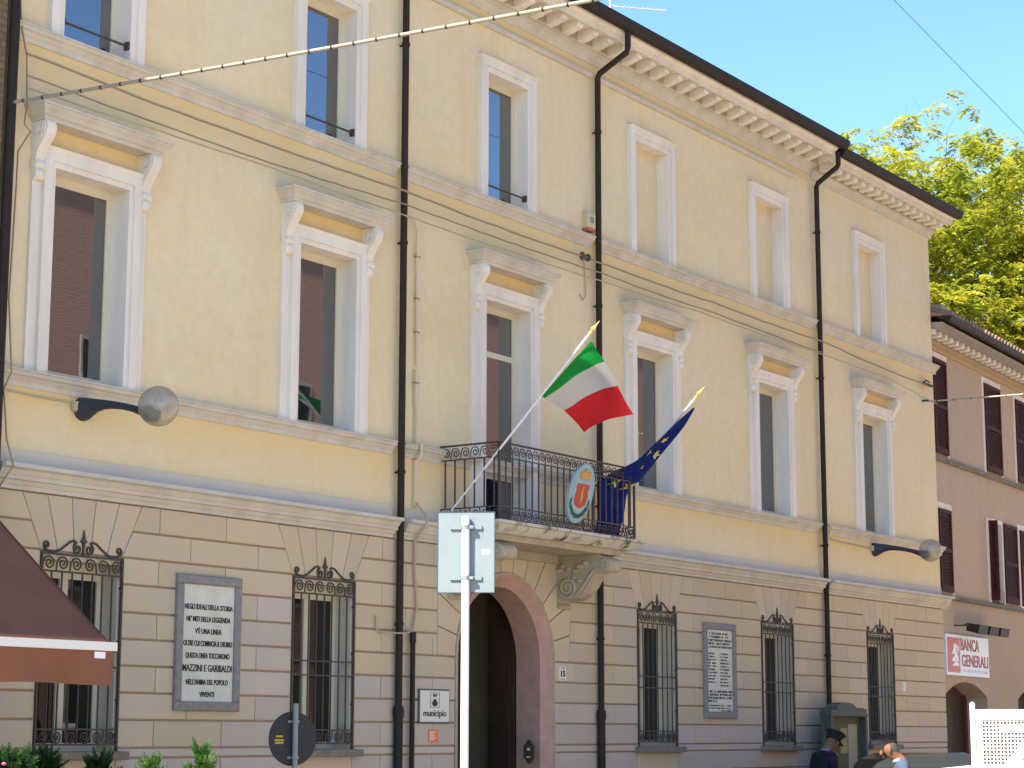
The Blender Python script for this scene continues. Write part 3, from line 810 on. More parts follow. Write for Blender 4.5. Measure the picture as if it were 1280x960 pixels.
bp.prism_x([(0.02,1.40),(0.02,1.54),(0.045,1.56),(0.07,1.60),(0.10,1.62),(0.13,1.60),(0.155,1.56),(0.18,1.54),(0.18,1.40),(0.155,1.38),(0.13,1.34),(0.10,1.325),(0.07,1.34),(0.045,1.38)], 20.728, 20.754); bp.build('plate', 'brass', T)
bb = MB(); bb.tube([(20.729,0.10,1.50),(20.715,0.10,1.50)], 0.018, 10); bb.box(20.722,20.729,0.07,0.13,1.40,1.412); bb.build('button', 'sign_white', T)
mat('siren_cream', (0.52, 0.44, 0.25), 0.5); mat('siren_red', (0.42, 0.12, 0.06), 0.4)
T = thing('alarm_siren', (21.95, -0.02, 8.27), 'cream alarm box with red light strip beside the downpipe above the cables', 'alarm')
MB().block([(21.84,8.33),(22.03,8.33),(22.03,8.53),(21.84,8.53)], 0.0, -0.10, 0.01).build('case', 'siren_cream', T)
MB().block([(21.84,8.29),(22.03,8.29),(22.03,8.329),(21.84,8.329)], 0.0, -0.10, 0.01).build('light_strip', 'siren_red', T)
MB().box(21.89,21.98,-0.104,-0.099,8.40,8.48).build('label_plate', 'plaque_frame', T)

# ---- wall lamps: flared arm and a smoked globe
mat('lamp_grey', (0.028, 0.032, 0.042), 0.5, spec=0.4)
gm = bpy.data.materials.new('globe'); gm.use_nodes = True; N = gm.node_tree.nodes; L = gm.node_tree.links
pb_ = N['Principled BSDF']; pb_.inputs['Base Color'].default_value = (0.55, 0.51, 0.42, 1); pb_.inputs['Roughness'].default_value = 0.12; pb_.inputs['Specular IOR Level'].default_value = 0.7
no = N.new('ShaderNodeTexNoise'); no.inputs['Scale'].default_value = 7; ge = N.new('ShaderNodeNewGeometry'); L.new(ge.outputs['Position'], no.inputs[0])
mr = N.new('ShaderNodeMapRange'); mr.inputs['From Min'].default_value = .35; mr.inputs['From Max'].default_value = .7; mr.inputs['To Min'].default_value = .22; mr.inputs['To Max'].default_value = .5
L.new(no.outputs['Fac'], mr.inputs[0])
tp = N.new('ShaderNodeBsdfTransparent'); tp.inputs[0].default_value = (0.75, 0.73, 0.66, 1); mx = N.new('ShaderNodeMixShader')
L.new(mr.outputs[0], mx.inputs[0]); L.new(tp.outputs[0], mx.inputs[1]); L.new(pb_.outputs[0], mx.inputs[2]); L.new(mx.outputs[0], N['Material Output'].inputs[0])
MATS['globe'] = gm
mat('bulb', (0.75, 0.74, 0.7), 0.3)
def wall_lamp(x, label):
    T = thing('wall_lamp', (x, -0.02, 4.62), label, 'lamp', 'globe lamps on brackets along the facade')
    a = MB()
    path = [(0.0,0.0,.115),(0.03,0.0,.112),(0.10,0.01,.09),(0.18,0.018,.066),(0.28,0.018,.048),(0.40,0.005,.038),(0.54,-0.02,.033),(0.66,-0.05,.033),(0.76,-0.082,.038),(0.84,-0.108,.048),(0.90,-0.125,.06),(0.97,-0.135,.07)]
    a.tube([(x,-p[0],4.71+p[1]) for p in path], [p[2] for p in path], 16)
    a.build('arm', 'lamp_grey', T)
    MB().tube([(x,-.835,4.575),(x,-.875,4.59),(x,-.90,4.60)], [.055,.085,.075], 18).build('globe_seat', 'lamp_grey', T)
    MB().sphere((x,-1.0,4.648), 0.188, 32, 20).build('globe', 'globe', T)
    MB().tube([(x,-.86,4.585),(x,-.95,4.62)], .05, 12).build('socket', 'lamp_grey', T)
    MB().sphere((x,-1.01,4.66), 0.055, 14, 10, sc=(1,1.3,1)).build('bulb', 'bulb', T)
    MB().box(x-0.15, x-0.075, -0.05, 0.0, 4.68, 4.765).build('junction_box', 'siren_cream', T)
wall_lamp(13.07, 'globe wall lamp on grey arm between the brick house and the town hall door')
wall_lamp(30.78, 'globe wall lamp on grey arm under the last first floor window by the shuttered house')

# ---- cables along the facade
def cable(name, pts, r, m, label, wob=0.0, step=0.25):
    out = []
    for a, b in zip(pts[:-1], pts[1:]):
        a = Vector(a); b = Vector(b); k = max(1, int((b-a).length/step))
        for i in range(k):
            t = i/k; p = a.lerp(b, t); p.z -= 0.05*(b-a).length/4*4*t*(1-t)*0.35
            p += Vector((0, random.uniform(-wob,wob)*.3, random.uniform(-wob,wob))); out.append(p)
    out.append(Vector(pts[-1]))
    return tag(MB().tube(out, r, 6).build(name, m), label, 'cable')
cable('facade_cable', [(12.1,-.12,7.93),(14.74,-.14,7.868),(17.75,-.16,7.893),(20.0,-.14,7.866),(21.66,-.13,7.885),(25.16,-.13,7.891),(28.84,-.14,7.893),(31.5,-.12,7.80),(33.1,-.08,7.80)], .012, 'cable_dark', 'thick twisted cable along the facade, uppermost of the three', .006, .3)
cable('facade_cable', [(12.1,-.12,7.72),(15.28,-.13,7.68),(17.83,-.15,7.738),(22.09,-.15,7.735),(25.15,-.13,7.747),(28.72,-.14,7.705)], .009, 'cable_dark', 'thin cable along the facade, middle one of the three', .006)
cable('facade_cable', [(12.1,-.12,7.60),(13.63,-.30,7.545),(15.28,-.30,7.562),(17.75,-.15,7.608),(20.03,-.30,7.546),(22.09,-.15,7.626),(24.49,-.30,7.61),(28.83,-.14,7.681),(30.9,-.30,7.60),(33.5,-.06,7.53)], .008, 'cable_tan', 'thin tan cable running just over the window hoods, lowest of three', .005)
cable('drop_cable', [(12.02,-.08,8.45),(12.06,-.08,8.17),(12.13,-.08,7.92),(12.16,-.08,7.46),(12.13,-.09,7.25),(12.2,-.1,7.2),(12.07,-.09,6.98),(12.075,-.08,6.6),(12.05,-.08,5.6),(12.06,-.15,4.9),(12.03,-.09,4.75),(12.08,-.1,4.3),(12.05,-.24,4.05),(12.03,-.08,3.85)], .008, 'cable_dark', 'loose dark cables hanging down the wall next to the brick house', .004)
cable('lamp_cable', [(12.05,-.03,4.755),(12.465,-.03,4.75),(12.81,-.03,4.745),(12.9,-.03,4.75),(12.93,-.03,4.66),(12.99,-.03,4.68)], .008, 'cable_tan', 'tan cable feeding the globe lamp near the brick house', .003)
cable('lamp_cable', [(28.86,-.06,5.0),(28.85,-.16,4.9),(28.85,-.06,4.75),(29.4,-.03,4.735),(30.1,-.03,4.725),(30.65,-.03,4.72)], .009, 'cable_tan', 'tan cable feeding the globe lamp from the downpipe by the last bay', .003)
T = thing('cable_conduit', (18.2, -0.04, 2.8), 'cream cable conduit strapped down the wall between downpipe and balcony', 'conduit')
cd = MB(); cd.tube([(17.86,-.14,7.61),(18.02,-.12,7.60),(18.14,-.08,7.52),(18.18,-.05,7.38),(18.19,-.04,6.9),(18.21,-.04,5.9)], .017, 8); cd.build('cable', 'conduit', T)
cd = MB(); cd.box(18.18,18.25,-.05,-.005,5.42,5.85); cd.box(18.195,18.235,-.05,-.005,4.98,5.42); cd.box(18.185,18.245,-.045,-.005,4.26,4.80); cd.tube([(18.21,-.12,4.99),(18.215,-.11,4.85),(18.215,-.04,4.78)], .018, 8); cd.build('cover', 'conduit', T)
cd = MB(); cd.tube([(18.215,-.04,4.3),(18.21,-.22,4.13),(18.20,-.22,4.05),(18.17,-.07,3.85),(18.18,-.06,3.5),(18.21,-.06,3.3),(18.225,-.06,3.1),(18.16,-.06,2.86)], .014, 8); cd.build('cable_tail', 'cable_tan', T)
for z in (7.2, 6.7, 6.3, 5.7): MB().box(18.16,18.235,-.062,-.02,z-.008,z+.008).build('strap', 'cable_dark', T)
cable('stub_cable', [(18.14,-.07,2.84),(17.9,-.15,2.80),(17.56,-.06,2.79),(17.50,-.05,2.83),(17.50,-.05,2.98)], .010, 'cable_tan', 'short bent cable end behind the downpipe near the municipio sign', .003)
T = MB(); T.tube([(18.12,-.09,0.11),(18.12,-.09,2.78)], .03, 10); T.tube([(18.12,-.09,2.70),(18.12,-.09,2.82)], .038, 10)
tag(T.build('cable_pipe', 'pipe_brown'), 'thin dark cable pipe rising up to door height left of municipio sign', 'pipe')
T = thing('cable_bracket', (21.7,-0.05,7.3), 'iron bracket with black insulators holding the cables by the middle downpipe', 'bracket')
b_ = MB(); b_.tube([(21.80,0,7.88),(21.80,-.16,7.88)], .012, 6); b_.tube([(21.86,-.02,7.9),(21.90,-.02,7.42),(21.80,-.03,7.33),(21.74,-.03,7.40)], .008, 6); b_.build('rod', 'cable_tan', T)
for x_ in (21.64, 21.78): MB().sphere((x_,-.13,7.89), .042, 10, 8, sc=(1,1,1.3)).build('insulator', 'iron', T)
T = thing('cable_bracket', (33.05,-0.05,7.5), 'dark cable anchor on the free corner of the town hall', 'bracket')
b_ = MB(); b_.box(32.9,33.3,-.10,-.05,7.80,7.835); b_.tube([(33.0,0,7.52),(33.0,-.12,7.52)], .02, 8); b_.tube([(32.95,-.02,7.82),(32.98,-.1,7.88),(33.15,-.1,7.86)], .014, 6); b_.build('arm', 'iron', T)

# ---- cables crossing the street
mat('rope_light', (0.34, 0.30, 0.22), 0.6); mat('clip_black', (0.03, 0.025, 0.02), 0.6); mat('wire_dark', (0.05, 0.05, 0.055), 0.6)
def crossing(a, b, label, n_clip, sag):
    a = Vector(a); b = Vector(b); T = thing('festoon_cable', a, label, 'cable')
    pt = lambda t: a.lerp(b, t) - Vector((0,0,sag*4*t*(1-t)))
    MB().tube([pt(i/90) for i in range(91)], .016, 6).build('cord', 'rope_light', T)
    for k in range(n_clip):
        p = pt((k+.5)/n_clip); q = pt((k+.5)/n_clip + .0009); d = (q-p).normalized()*0.012
        MB().tube([p-d*.7, p+d*.7], .0195, 6).build('clip', 'clip_black', T)
crossing((11.93,-.17,7.40), (14.6,-18.9,7.75), 'white festoon cord with black clips crossing the street from the brick house', 86, 0.12)
crossing((33.0,-.12,7.50), (33.9,-18.9,7.62), 'white festoon cord crossing the street from the corner of the town hall', 60, 0.10)
tag(MB().tube([(14.8,-4.75,11.26),(23.4,-3.85,11.2),(27.7,-3.4,11.17),(55.0,-.54,10.98)], .0045, 5).build('overhead_wire', 'wire_dark'), 'thin dark overhead wire against the open sky', 'wire')

# ---- TV aerial on the roof
mat('aluminium', (0.62, 0.63, 0.64), 0.35, metal=0.6)
T = thing('roof_aerial', (22.71,.07,11.3), 'aluminium TV aerial with comb of rods on the town hall roof', 'aerial')
MB().tube([(22.71,.07,11.3),(22.71,.07,12.5)], .02, 8).build('mast', 'aluminium', T)
bo = Vector((22.77,-.02,11.70)); dr = Vector((.57,-.82,-.08)).normalized()
am = MB(); am.tube([bo, bo+dr*.68], .008, 6); am.tube([Vector((22.71,.07,11.72)), bo], .012, 6)
am.build('boom', 'aluminium', T)
for k in range(11):
    p = bo + dr*(.03+.062*k); e_ = Vector((.82,.57,.12))*.09
    MB().tube([p-e_, p+e_], .005, 5).build('rod', 'aluminium', T)

# ================================================================== balcony: flags and shield
def cloth_mat(name, col, tl=0.35):
    return mat(name, col, 0.85, spec=0.1, translucent=tl, bump=0.15, bscale=200)
cloth_mat('flag_green', (0.012, 0.26, 0.045)); cloth_mat('flag_white', (0.52, 0.51, 0.49), .3); cloth_mat('flag_red', (0.55, 0.025, 0.03))
cloth_mat('flag_blue', (0.009, 0.022, 0.13), .25); mat('star_gold', (0.48, 0.40, 0.10), 0.85); mat('gold', (0.75, 0.50, 0.16), 0.35, metal=0.6)
mat('pole_white', (0.72, 0.72, 0.72), 0.4); mat('pole_grey', (0.35, 0.33, 0.31), 0.5)
def pole(T, x, base, tip):
    b0 = Vector((x, base[0], base[1])); t0 = Vector((x, tip[0], tip[1])); d = (t0-b0).normalized()
    MB().tube([b0, t0-d*.16], .014, 10).build('pole', 'pole_white', T)
    f_ = MB(); e = t0-d*.16
    f_.tube([e, e+d*.03, e+d*.045, e+d*.07, e+d*.09, e+d*.12, e+d*.2], [.02,.022,.012,.03,.026,.014,.002], 10)
    f_.build('finial', 'gold', T)
def bez(pts, t):
    # piecewise linear through equally spaced stations, softened
    n = len(pts)-1; s = t*n; i = min(int(s), n-1); u = s-i
    p0 = Vector(pts[max(i-1,0)]); p1 = Vector(pts[i]); p2 = Vector(pts[i+1]); p3 = Vector(pts[min(i+2,n)])
    return 0.5*((2*p1)+(p2-p0)*u+(2*p0-5*p1+4*p2-p3)*u*u+(3*p1-p0-3*p2+p3)*u**3)
T = thing('flag', (18.74,-0.18,4.2), 'green, white and red tricolour flag flying from a pole on the balcony', 'flag')
pole(T, 18.74, (-.16,4.25), (-2.19,6.25))
row0 = [(18.738,-1.42,5.473),(18.883,-1.40,5.49),(19.341,-1.33,5.413),(19.908,-1.22,5.232)]
row1 = [(18.752,-1.75,5.775),(19.135,-1.72,5.799),(19.486,-1.66,5.62),(19.842,-1.60,5.331)]
row2 = [(18.762,-2.09,6.064),(19.038,-2.07,5.869),(19.437,-2.03,5.653),(19.873,-2.0,5.381)]
nu, nv = 36, 26; v = []
for i in range(nu+1):
    u = i/nu; a, b, c_ = bez(row0,u), bez(row1,u), bez(row2,u)
    for j in range(nv+1):
        t = j/nv; p = bez([a,b,c_], t)
        p = p + Vector((0,1,0))*(0.035*math.sin(5.5*u+3.2*t)*u + 0.012*math.sin(16*t+4*u)*min(1,u*3))
        v.append(p)
fs = []; mi = []
fl = MB()
for i in range(nu):
    for j in range(nv):
        k = i*(nv+1)+j; fs.append((k, k+1, k+nv+2, k+nv+1)); mi.append(0 if i < nu/3 else (1 if i < 2*nu/3 else 2))
fl.v = [tuple(p) for p in v]; fl.f = fs; fl.m = mi; fl.smooth = [True]*len(fs)
fl.build('cloth', ['flag_green','flag_white','flag_red'], T)
# European flag, furled along its pole and hanging behind the railing
T = thing('flag', (21.73,-0.2,4.2), 'dark blue flag with gold stars drooping over the balcony railing', 'flag')
pole(T, 21.73, (-.30,4.43), (-1.86,5.96))
Lp = [(21.725,-1.68,5.79),(21.613,-1.50,5.608),(21.583,-1.2,5.365),(21.505,-.95,5.141),(21.30,-.74,4.99),(21.034,-.70,4.833),(20.994,-.70,4.558),(20.936,-.70,4.323),(20.85,-.72,4.19)]
Rp = [(21.76,-1.66,5.766),(21.83,-1.46,5.56),(21.89,-1.16,5.31),(21.86,-.94,5.07),(21.79,-.78,4.88),(21.68,-.72,4.756),(21.66,-.70,4.556),(21.60,-.70,4.383),(21.50,-.70,4.195)]
def eu(u, t):
    a, b = bez(Lp,u), bez(Rp,u); p = a.lerp(b, t)
    amp = 0.010 + 0.045*min(1,u*1.6)
    return p + Vector((-.01,-.06,-.055)) + Vector((0.15,-1,0.25))*amp*math.sin(t*15+2.5*u+0.6*math.sin(7*u))*(0.35+0.65*math.sin(math.pi*t)) + Vector((0,0,-.02*math.sin(9*t)*u))
nu, nv = 60, 36; e_ = MB(); fs = []
e_.v = [tuple(eu(i/nu, j/nv)) for i in range(nu+1) for j in range(nv+1)]
for i in range(nu):
    for j in range(nv):
        k = i*(nv+1)+j; fs.append((k, k+1, k+nv+2, k+nv+1))
e_.f = fs; e_.m = [0]*len(fs); e_.smooth = [True]*len(fs)
e_.build('cloth', 'flag_blue', T)
for (uu, tt, sz, ro) in ((.22,.35,.065,.3),(.29,.66,.085,.5),(.38,.55,.09,.2),(.30,.16,.065,.7),(.59,.42,.12,.1),(.56,.85,.115,.4),(.70,.60,.08,.9)):
    c0 = eu(uu,tt); du = (eu(uu+.01,tt)-c0); dt = (eu(uu,tt+.01)-c0); nn = du.cross(dt).normalized()
    if nn.y > 0: nn = -nn
    lu, lt = du.length/.01, dt.length/.01
    vs = [c0 + nn*.012]
    for k in range(10):
        rr_ = sz if k % 2 == 0 else sz*.4; an = ro + math.pi*k/5
        q = eu(min(.99,max(.01,uu + rr_*math.cos(an)/lu)), min(.99,max(.01,tt + rr_*math.sin(an)/lt))); vs.append(q + nn*.012)
    MB().add(vs, [(0, 1+k, 1+(k+1) % 10) for k in range(10)]).build('star', 'star_gold', T)
# painted oval shield leaning out from the railing
mat('shield_blue', (0.22, 0.34, 0.38), 0.7, (0.27, 0.38, 0.40), 6); mat('shield_red', (0.40, 0.07, 0.03), 0.7); mat('shield_gold', (0.48, 0.26, 0.06), 0.6); mat('shield_leaf', (0.045, 0.10, 0.07), 0.7)
mat('shield_pale', (0.32, 0.42, 0.45), 0.6)
T = thing('shield', (20.24,-.9,4.20), 'pale blue oval shield with gold crown over red field on the railing', 'shield')
lean = lambda z: -0.885 - 0.19*(z-4.20)/0.70
sc_ = lambda x, z: (20.215 + x, z)
def oval(name, m, pts, y0, y1):
    s = MB(); n_ = len(pts)
    va = [(20.225+p[0], lean(4.545+p[1]) - y0, 4.545+p[1]) for p in pts]; vb = [(20.225+p[0], lean(4.545+p[1]) - y1, 4.545+p[1]) for p in pts]
    s.add(va+vb, [tuple(range(n_, 2*n_)), tuple(range(n_-1, -1, -1))] + [(i, (i+1) % n_, n_+(i+1) % n_, n_+i) for i in range(n_)])
    return s.build(name, m, T)
oval('board', 'shield_blue', [(.262*math.cos(a), .352*math.sin(a)) for a in [2*math.pi*k/40 for k in range(40)]], 0, .03)
oval('field_edge', 'shield_pale', [(-.15,.13),(.15,.13),(.165,.02),(.15,-.09),(.12,-.17),(0,-.205),(-.12,-.17),(-.15,-.09),(-.165,.02)], .0301, .034)
oval('field', 'shield_red', [(-.125,.11),(.125,.11),(.14,.06),(.12,.02),(.14,-.03),(.12,-.13),(.06,-.165),(0,-.18),(-.06,-.165),(-.12,-.13),(-.14,-.03),(-.12,.02),(-.14,.06)], .0341, .042)
oval('charge', 'shield_gold', [(-.008,-.12),(.012,-.12),(.03,-.04),(.012,.03),(.016,.085),(-.004,.085),(-.02,.0),(-.012,-.06)], .0421, .046)
oval('crown', 'shield_gold', [(-.09,.165),(.09,.165),(.105,.23),(.085,.235),(.08,.265),(.045,.245),(.02,.285),(-.02,.285),(-.045,.245),(-.08,.265),(-.085,.235),(-.105,.23)], .0301, .05)
for sd in (-1, 1):
    for k in range(6):
        an = R(205+22*k) if sd < 0 else R(-25-22*k)
        cx, cz = .215*math.cos(an)*1.0, .27*math.sin(an)
        ta = math.atan2(.27*math.cos(an), -.215*math.sin(an)) + sd*.45
        pts = [(cx+.055*math.cos(ta)*math.cos(q)-.018*math.sin(ta)*math.sin(q), cz+.055*math.sin(ta)*math.cos(q)+.018*math.cos(ta)*math.sin(q)) for q in [2*math.pi*j/10 for j in range(10)]]
        oval('laurel_leaf', 'shield_leaf', pts, .0301, .036)

# ================================================================== neighbouring buildings
def brick_mat(name, c1, c2, mortar, scale):
    m = bpy.data.materials.new(name); m.use_nodes = True; N = m.node_tree.nodes; L = m.node_tree.links
    b = N['Principled BSDF']; b.inputs['Roughness'].default_value = .9; b.inputs['Specular IOR Level'].default_value = .15
    g = N.new('ShaderNodeNewGeometry'); sx = N.new('ShaderNodeSeparateXYZ'); ad = N.new('ShaderNodeMath'); cb = N.new('ShaderNodeCombineXYZ')
    L.new(g.outputs['Position'], sx.inputs[0]); L.new(sx.outputs[0], ad.inputs[0]); L.new(sx.outputs[1], ad.inputs[1])
    L.new(ad.outputs[0], cb.inputs[0]); L.new(sx.outputs[2], cb.inputs[1])
    t = N.new('ShaderNodeTexBrick'); t.inputs['Scale'].default_value = scale; t.inputs['Color1'].default_value = (*c1,1); t.inputs['Color2'].default_value = (*c2,1); t.inputs['Mortar'].default_value = (*mortar,1)
    t.inputs['Mortar Size'].default_value = .012; t.inputs['Brick Width'].default_value = .26; t.inputs['Row Height'].default_value = .07
    L.new(cb.outputs[0], t.inputs[0]); L.new(t.outputs[0], b.inputs['Base Color'])
    MATS[name] = m
brick_mat('brick_olive', (0.22,0.15,0.085), (0.16,0.12,0.06), (0.12,0.10,0.06), 1.0)
brick_mat('brick_red', (0.50,0.24,0.16), (0.42,0.21,0.15), (0.40,0.34,0.28), 1.0)
mat('stone_trim', (0.45,0.41,0.35), 0.85, (0.36,0.33,0.29), 3)
glass('glass_far', (0.02,0.02,0.022), 1.5)
T = thing('brick_house', (5,0,0), 'dark brick house with brown awning adjoining the cream town hall', 'building')
b_ = MB(); b_.box(-6, 11.86, -.10, 9, 0, 13.6); b_.build('wall', 'brick_olive', T)
b_ = MB(); b_.add([(-6,-.6,13.61),(11.95,-.6,13.61),(11.95,4.5,15.0),(-6,4.5,15.0),(-6,9.4,13.61),(11.95,9.4,13.61)], [(0,1,2,3),(3,2,5,4),(1,5,2),(0,3,4)]); b_.build('roof', 'roof_tile', T)
MB().tube([(11.93,-.13,12.9),(11.93,-.13,0.12)], .048, 12).build('downpipe', 'pipe_brown', T)
for x_ in (-3.5, 0.2, 4.0, 8.0):
    for z_ in (4.9, 7.6, 10.4):
        w_ = MB().box(x_-.5, x_+.5, -.12, -.09, z_, z_+1.6).build('window', 'stone_trim', T)
        MB().box(x_-.42, x_+.42, -.125, -.118, z_+.08, z_+1.52).build('pane', 'glass_far', w_)
# opposite side of the street, mirrored in the first floor panes
T = thing('brick_terrace', (38,-23,0), 'tall red brick terrace across the street, mirrored in the window panes', 'building')
b_ = MB(); b_.box(16, 75, -28, -19, 0, 15.8); b_.build('wall', 'brick_red', T)
b_ = MB(); b_.add([(15.6,-18.6,15.81),(75.4,-18.6,15.81),(75.4,-23.5,17.0),(15.6,-23.5,17.0),(15.6,-28.5,15.81),(75.4,-28.5,15.81)], [(1,0,3,2),(2,3,4,5),(0,4,3),(1,2,5),(0,1,5,4)]); b_.build('roof', 'roof_tile', T)
for k in range(17):
    x_ = 18 + 3.4*k
    for z_ in (1.2, 4.8, 8.6):
        w_ = MB().box(x_-.6, x_+.6, -19.02, -18.96, z_, z_+2.0).build('window', 'stone_trim', T)
        MB().box(x_-.5, x_+.5, -18.962, -18.955, z_+.1, z_+1.9).build('pane', 'glass_far', w_)

# ---- pink house to the right, its front turned a little away
stucco('stucco_pink', (0.475, 0.345, 0.225), (0.45, 0.35, 0.25), (0.50, 0.33, 0.17), 0.4)
mat('shutter', (0.055, 0.014, 0.010), 0.7, (0.075, 0.02, 0.014), 5, spec=.1); mat('shutter_edge', (0.07, 0.035, 0.03), 0.6)
mat('house_ledge', (0.22, 0.19, 0.15), 0.9, (0.14, 0.125, 0.10), 5); mat('cornice_grey', (0.34, 0.30, 0.26), 0.9, (0.27, 0.24, 0.2), 4); mat('ochre_band', (0.42, 0.28, 0.15), 0.9, (0.37, 0.27, 0.16), 4)
PH = thing('pink_house', (0,0,0), 'pink stucco house with dark maroon shutters beyond the town hall corner', 'building')
HL = 22.0
b_ = MB(); ph = []
# door and shopfront arches are cut from the wall
door_z = 2.36
dr_ = [(0.90,3.41), (5.38,7.9), (9.8,12.3), (14.2,16.7)]
wn = [(3.86,4.66), (7.6,8.4), (11.5,12.3), (15.4,16.2)]
hol = [(a, b2, 0.0, 2.64) for a, b2 in dr_] + [(3.87,4.66,4.215,5.78)]
holed(b_, 0, HL, 0, 8.95, hol)
for a, b2 in dr_:
    cx, hw_ = (a+b2)/2, (b2-a)/2; n_ = 14; R0 = (hw_*hw_+.27*.27)/(2*.27); zc = 2.64-R0
    for k in range(n_):
        xa = a+(b2-a)*k/n_; xb = a+(b2-a)*(k+1)/n_
        za = zc+math.sqrt(max(0,R0*R0-(xa-cx)**2)); zb = zc+math.sqrt(max(0,R0*R0-(xb-cx)**2))
        b_.add([(xa,0,za),(xb,0,zb),(xb,0,2.64),(xa,0,2.64)], [(0,1,2,3)])
        b_.add([(xa,0,za),(xb,0,zb),(xb,.45,zb),(xa,.45,za)], [(3,2,1,0)])
    b_.add([(a,0,0),(a,.45,0),(a,.45,2.40),(a,0,2.40)], [(0,1,2,3)]); b_.add([(b2,0,0),(b2,.45,0),(b2,.45,2.40),(b2,0,2.40)], [(3,2,1,0)])
b_.add([(HL,0,0),(HL,5.5,0),(HL,5.5,8.95),(HL,0,8.95)], [(0,1,2,3)]); b_.add([(0,0,0),(0,5.5,0),(0,5.5,8.95),(0,0,8.95)], [(3,2,1,0)]); b_.add([(0,5.5,0),(HL,5.5,0),(HL,5.5,8.95),(0,5.5,8.95)], [(3,2,1,0)])
b_.build('wall', 'stucco_pink', PH)
b_ = MB(); b_.prism_x([(0,8.70),(-.03,8.70),(-.06,8.74),(-.06,8.80),(-.10,8.83),(0,8.83)], .03, HL); b_.build('ochre_moulding', 'ochre_band', PH)
b_ = MB(); b_.prism_x([(0,8.831),(-.16,8.831),(-.16,8.93),(-.36,8.93),(-.36,8.91),(-.42,8.91),(-.42,9.0),(-.5,9.03),(0,9.05)], .03, HL); b_.build('cornice', 'cornice_grey', PH)
first = None
for k in range(52):
    x_ = 0.12+.323*k
    if first is None:
        q_ = MB(); q_.prism_x([(-.15,8.835),(-.30,8.84),(-.33,8.86),(-.335,8.928),(-.15,8.928)], x_-.07, x_+.07); first = q_.build('modillion', 'trim', PH); fx = x_
    else: dup(first, PH, (x_-fx,0,0))
b_ = MB(); r=.075; pr=[(-.60+r*math.cos(math.pi+math.pi*k/8), 9.10-r*math.sin(math.pi*k/8)) for k in range(9)]; b_.prism_x([(-.69,9.13)]+pr+[(-.5,9.14)], .03, HL); b_.build('gutter', 'pipe_brown', PH)
b_ = MB(); b_.add([(.03,-.58,9.15),(HL+.3,-.58,9.15),(HL+.3,2.7,10.1),(.03,2.7,10.1),(.03,5.9,9.15),(HL+.3,5.9,9.15)], [(0,1,2,3),(3,2,5,4),(1,5,2),(0,3,4)])
mat('old_tile', (0.26, 0.17, 0.12), 0.9, (0.17, 0.12, 0.09), 2, rand=.2)
RF = b_.build('roof', 'roof_tile', PH); first = None
for k in range(70):
    x_ = .15 + .2*k
    if first is None:
        q_ = MB(); q_.tube([(x_,-.66,9.155),(x_,0.5,9.49)], [.075,.065], 8); first = q_.build('tile', 'old_tile', RF); fx = x_
    else: dup(first, RF, (x_-fx,0,0))
MB().box(1.2,1.55,-.1,.3,9.25,9.62).build('chimney', 'stucco_pink', PH)
for z0_, z1_ in ((6.64,6.72), (4.115,4.19)):
    b_ = MB(); b_.prism_x([(0,z0_),(-.05,z0_),(-.075,z0_+.03),(-.075,z1_),(0,z1_+.012)], 0.0, HL); b_.build('ledge', 'house_ledge', PH)
def shutter(x0, x1, z0, z1, ang=0.0, hinge='L'):
    s = MB(); w_ = x1-x0; e = .055
    s.box(0, e, -.04, 0, z0, z1); s.box(w_-e, w_, -.04, 0, z0, z1)
    for zz in (z0, z0+(z1-z0)*.5-.03, z1-.07): s.box(e, w_-e, -.04, 0, zz, zz+(.12 if zz == z0 else .07))
    z = z0+.15; 
    while z < z1-.09:
        s.add([(e,-.036,z),(w_-e,-.036,z),(w_-e,-.008,z+.045),(e,-.008,z+.045),(e,-.03,z-.006),(w_-e,-.03,z-.006),(w_-e,-.002,z+.039),(e,-.002,z+.039)], [(0,1,2,3),(4,7,6,5),(0,4,5,1)], 0)
        z += .058
    s.box(e, w_-e, -.003, -.001, z0, z1, 1)
    o = s.build('shutter', ['shutter', 'clip_black'], PH, origin=(0,0,0))
    o.location = (x0 if hinge == 'L' else x1, -.012, 0)
    o.rotation_euler.z = ang
    return o
def surround2(x0, x1, z0, z1):
    s = MB(); s.box(x0-.10, x0, -.02, .0, z0, z1+.12); s.box(x1, x1+.10, -.02, .0, z0, z1+.12); s.box(x0, x1, -.02, .0, z1, z1+.12)
    return s.build('window', 'trim', PH)
for (x0, x1, z0, z1) in ((.83,1.55,6.79,8.56),(3.87,4.87,6.79,8.53),(5.93,6.93,6.79,8.5),(9.6,10.5,6.79,8.5),(11.8,12.7,6.79,8.5),(15.2,16.1,6.79,8.5),(.86,1.54,4.25,5.76)):
    W = surround2(x0, x1, z0-.07, z1)
    MB().box(x0, x1, -.008, -.002, z0+.01, z1).build('pane', 'glass_far', W)
    m_ = (x0+x1)/2
    shutter(x0, x1, z0, z1)
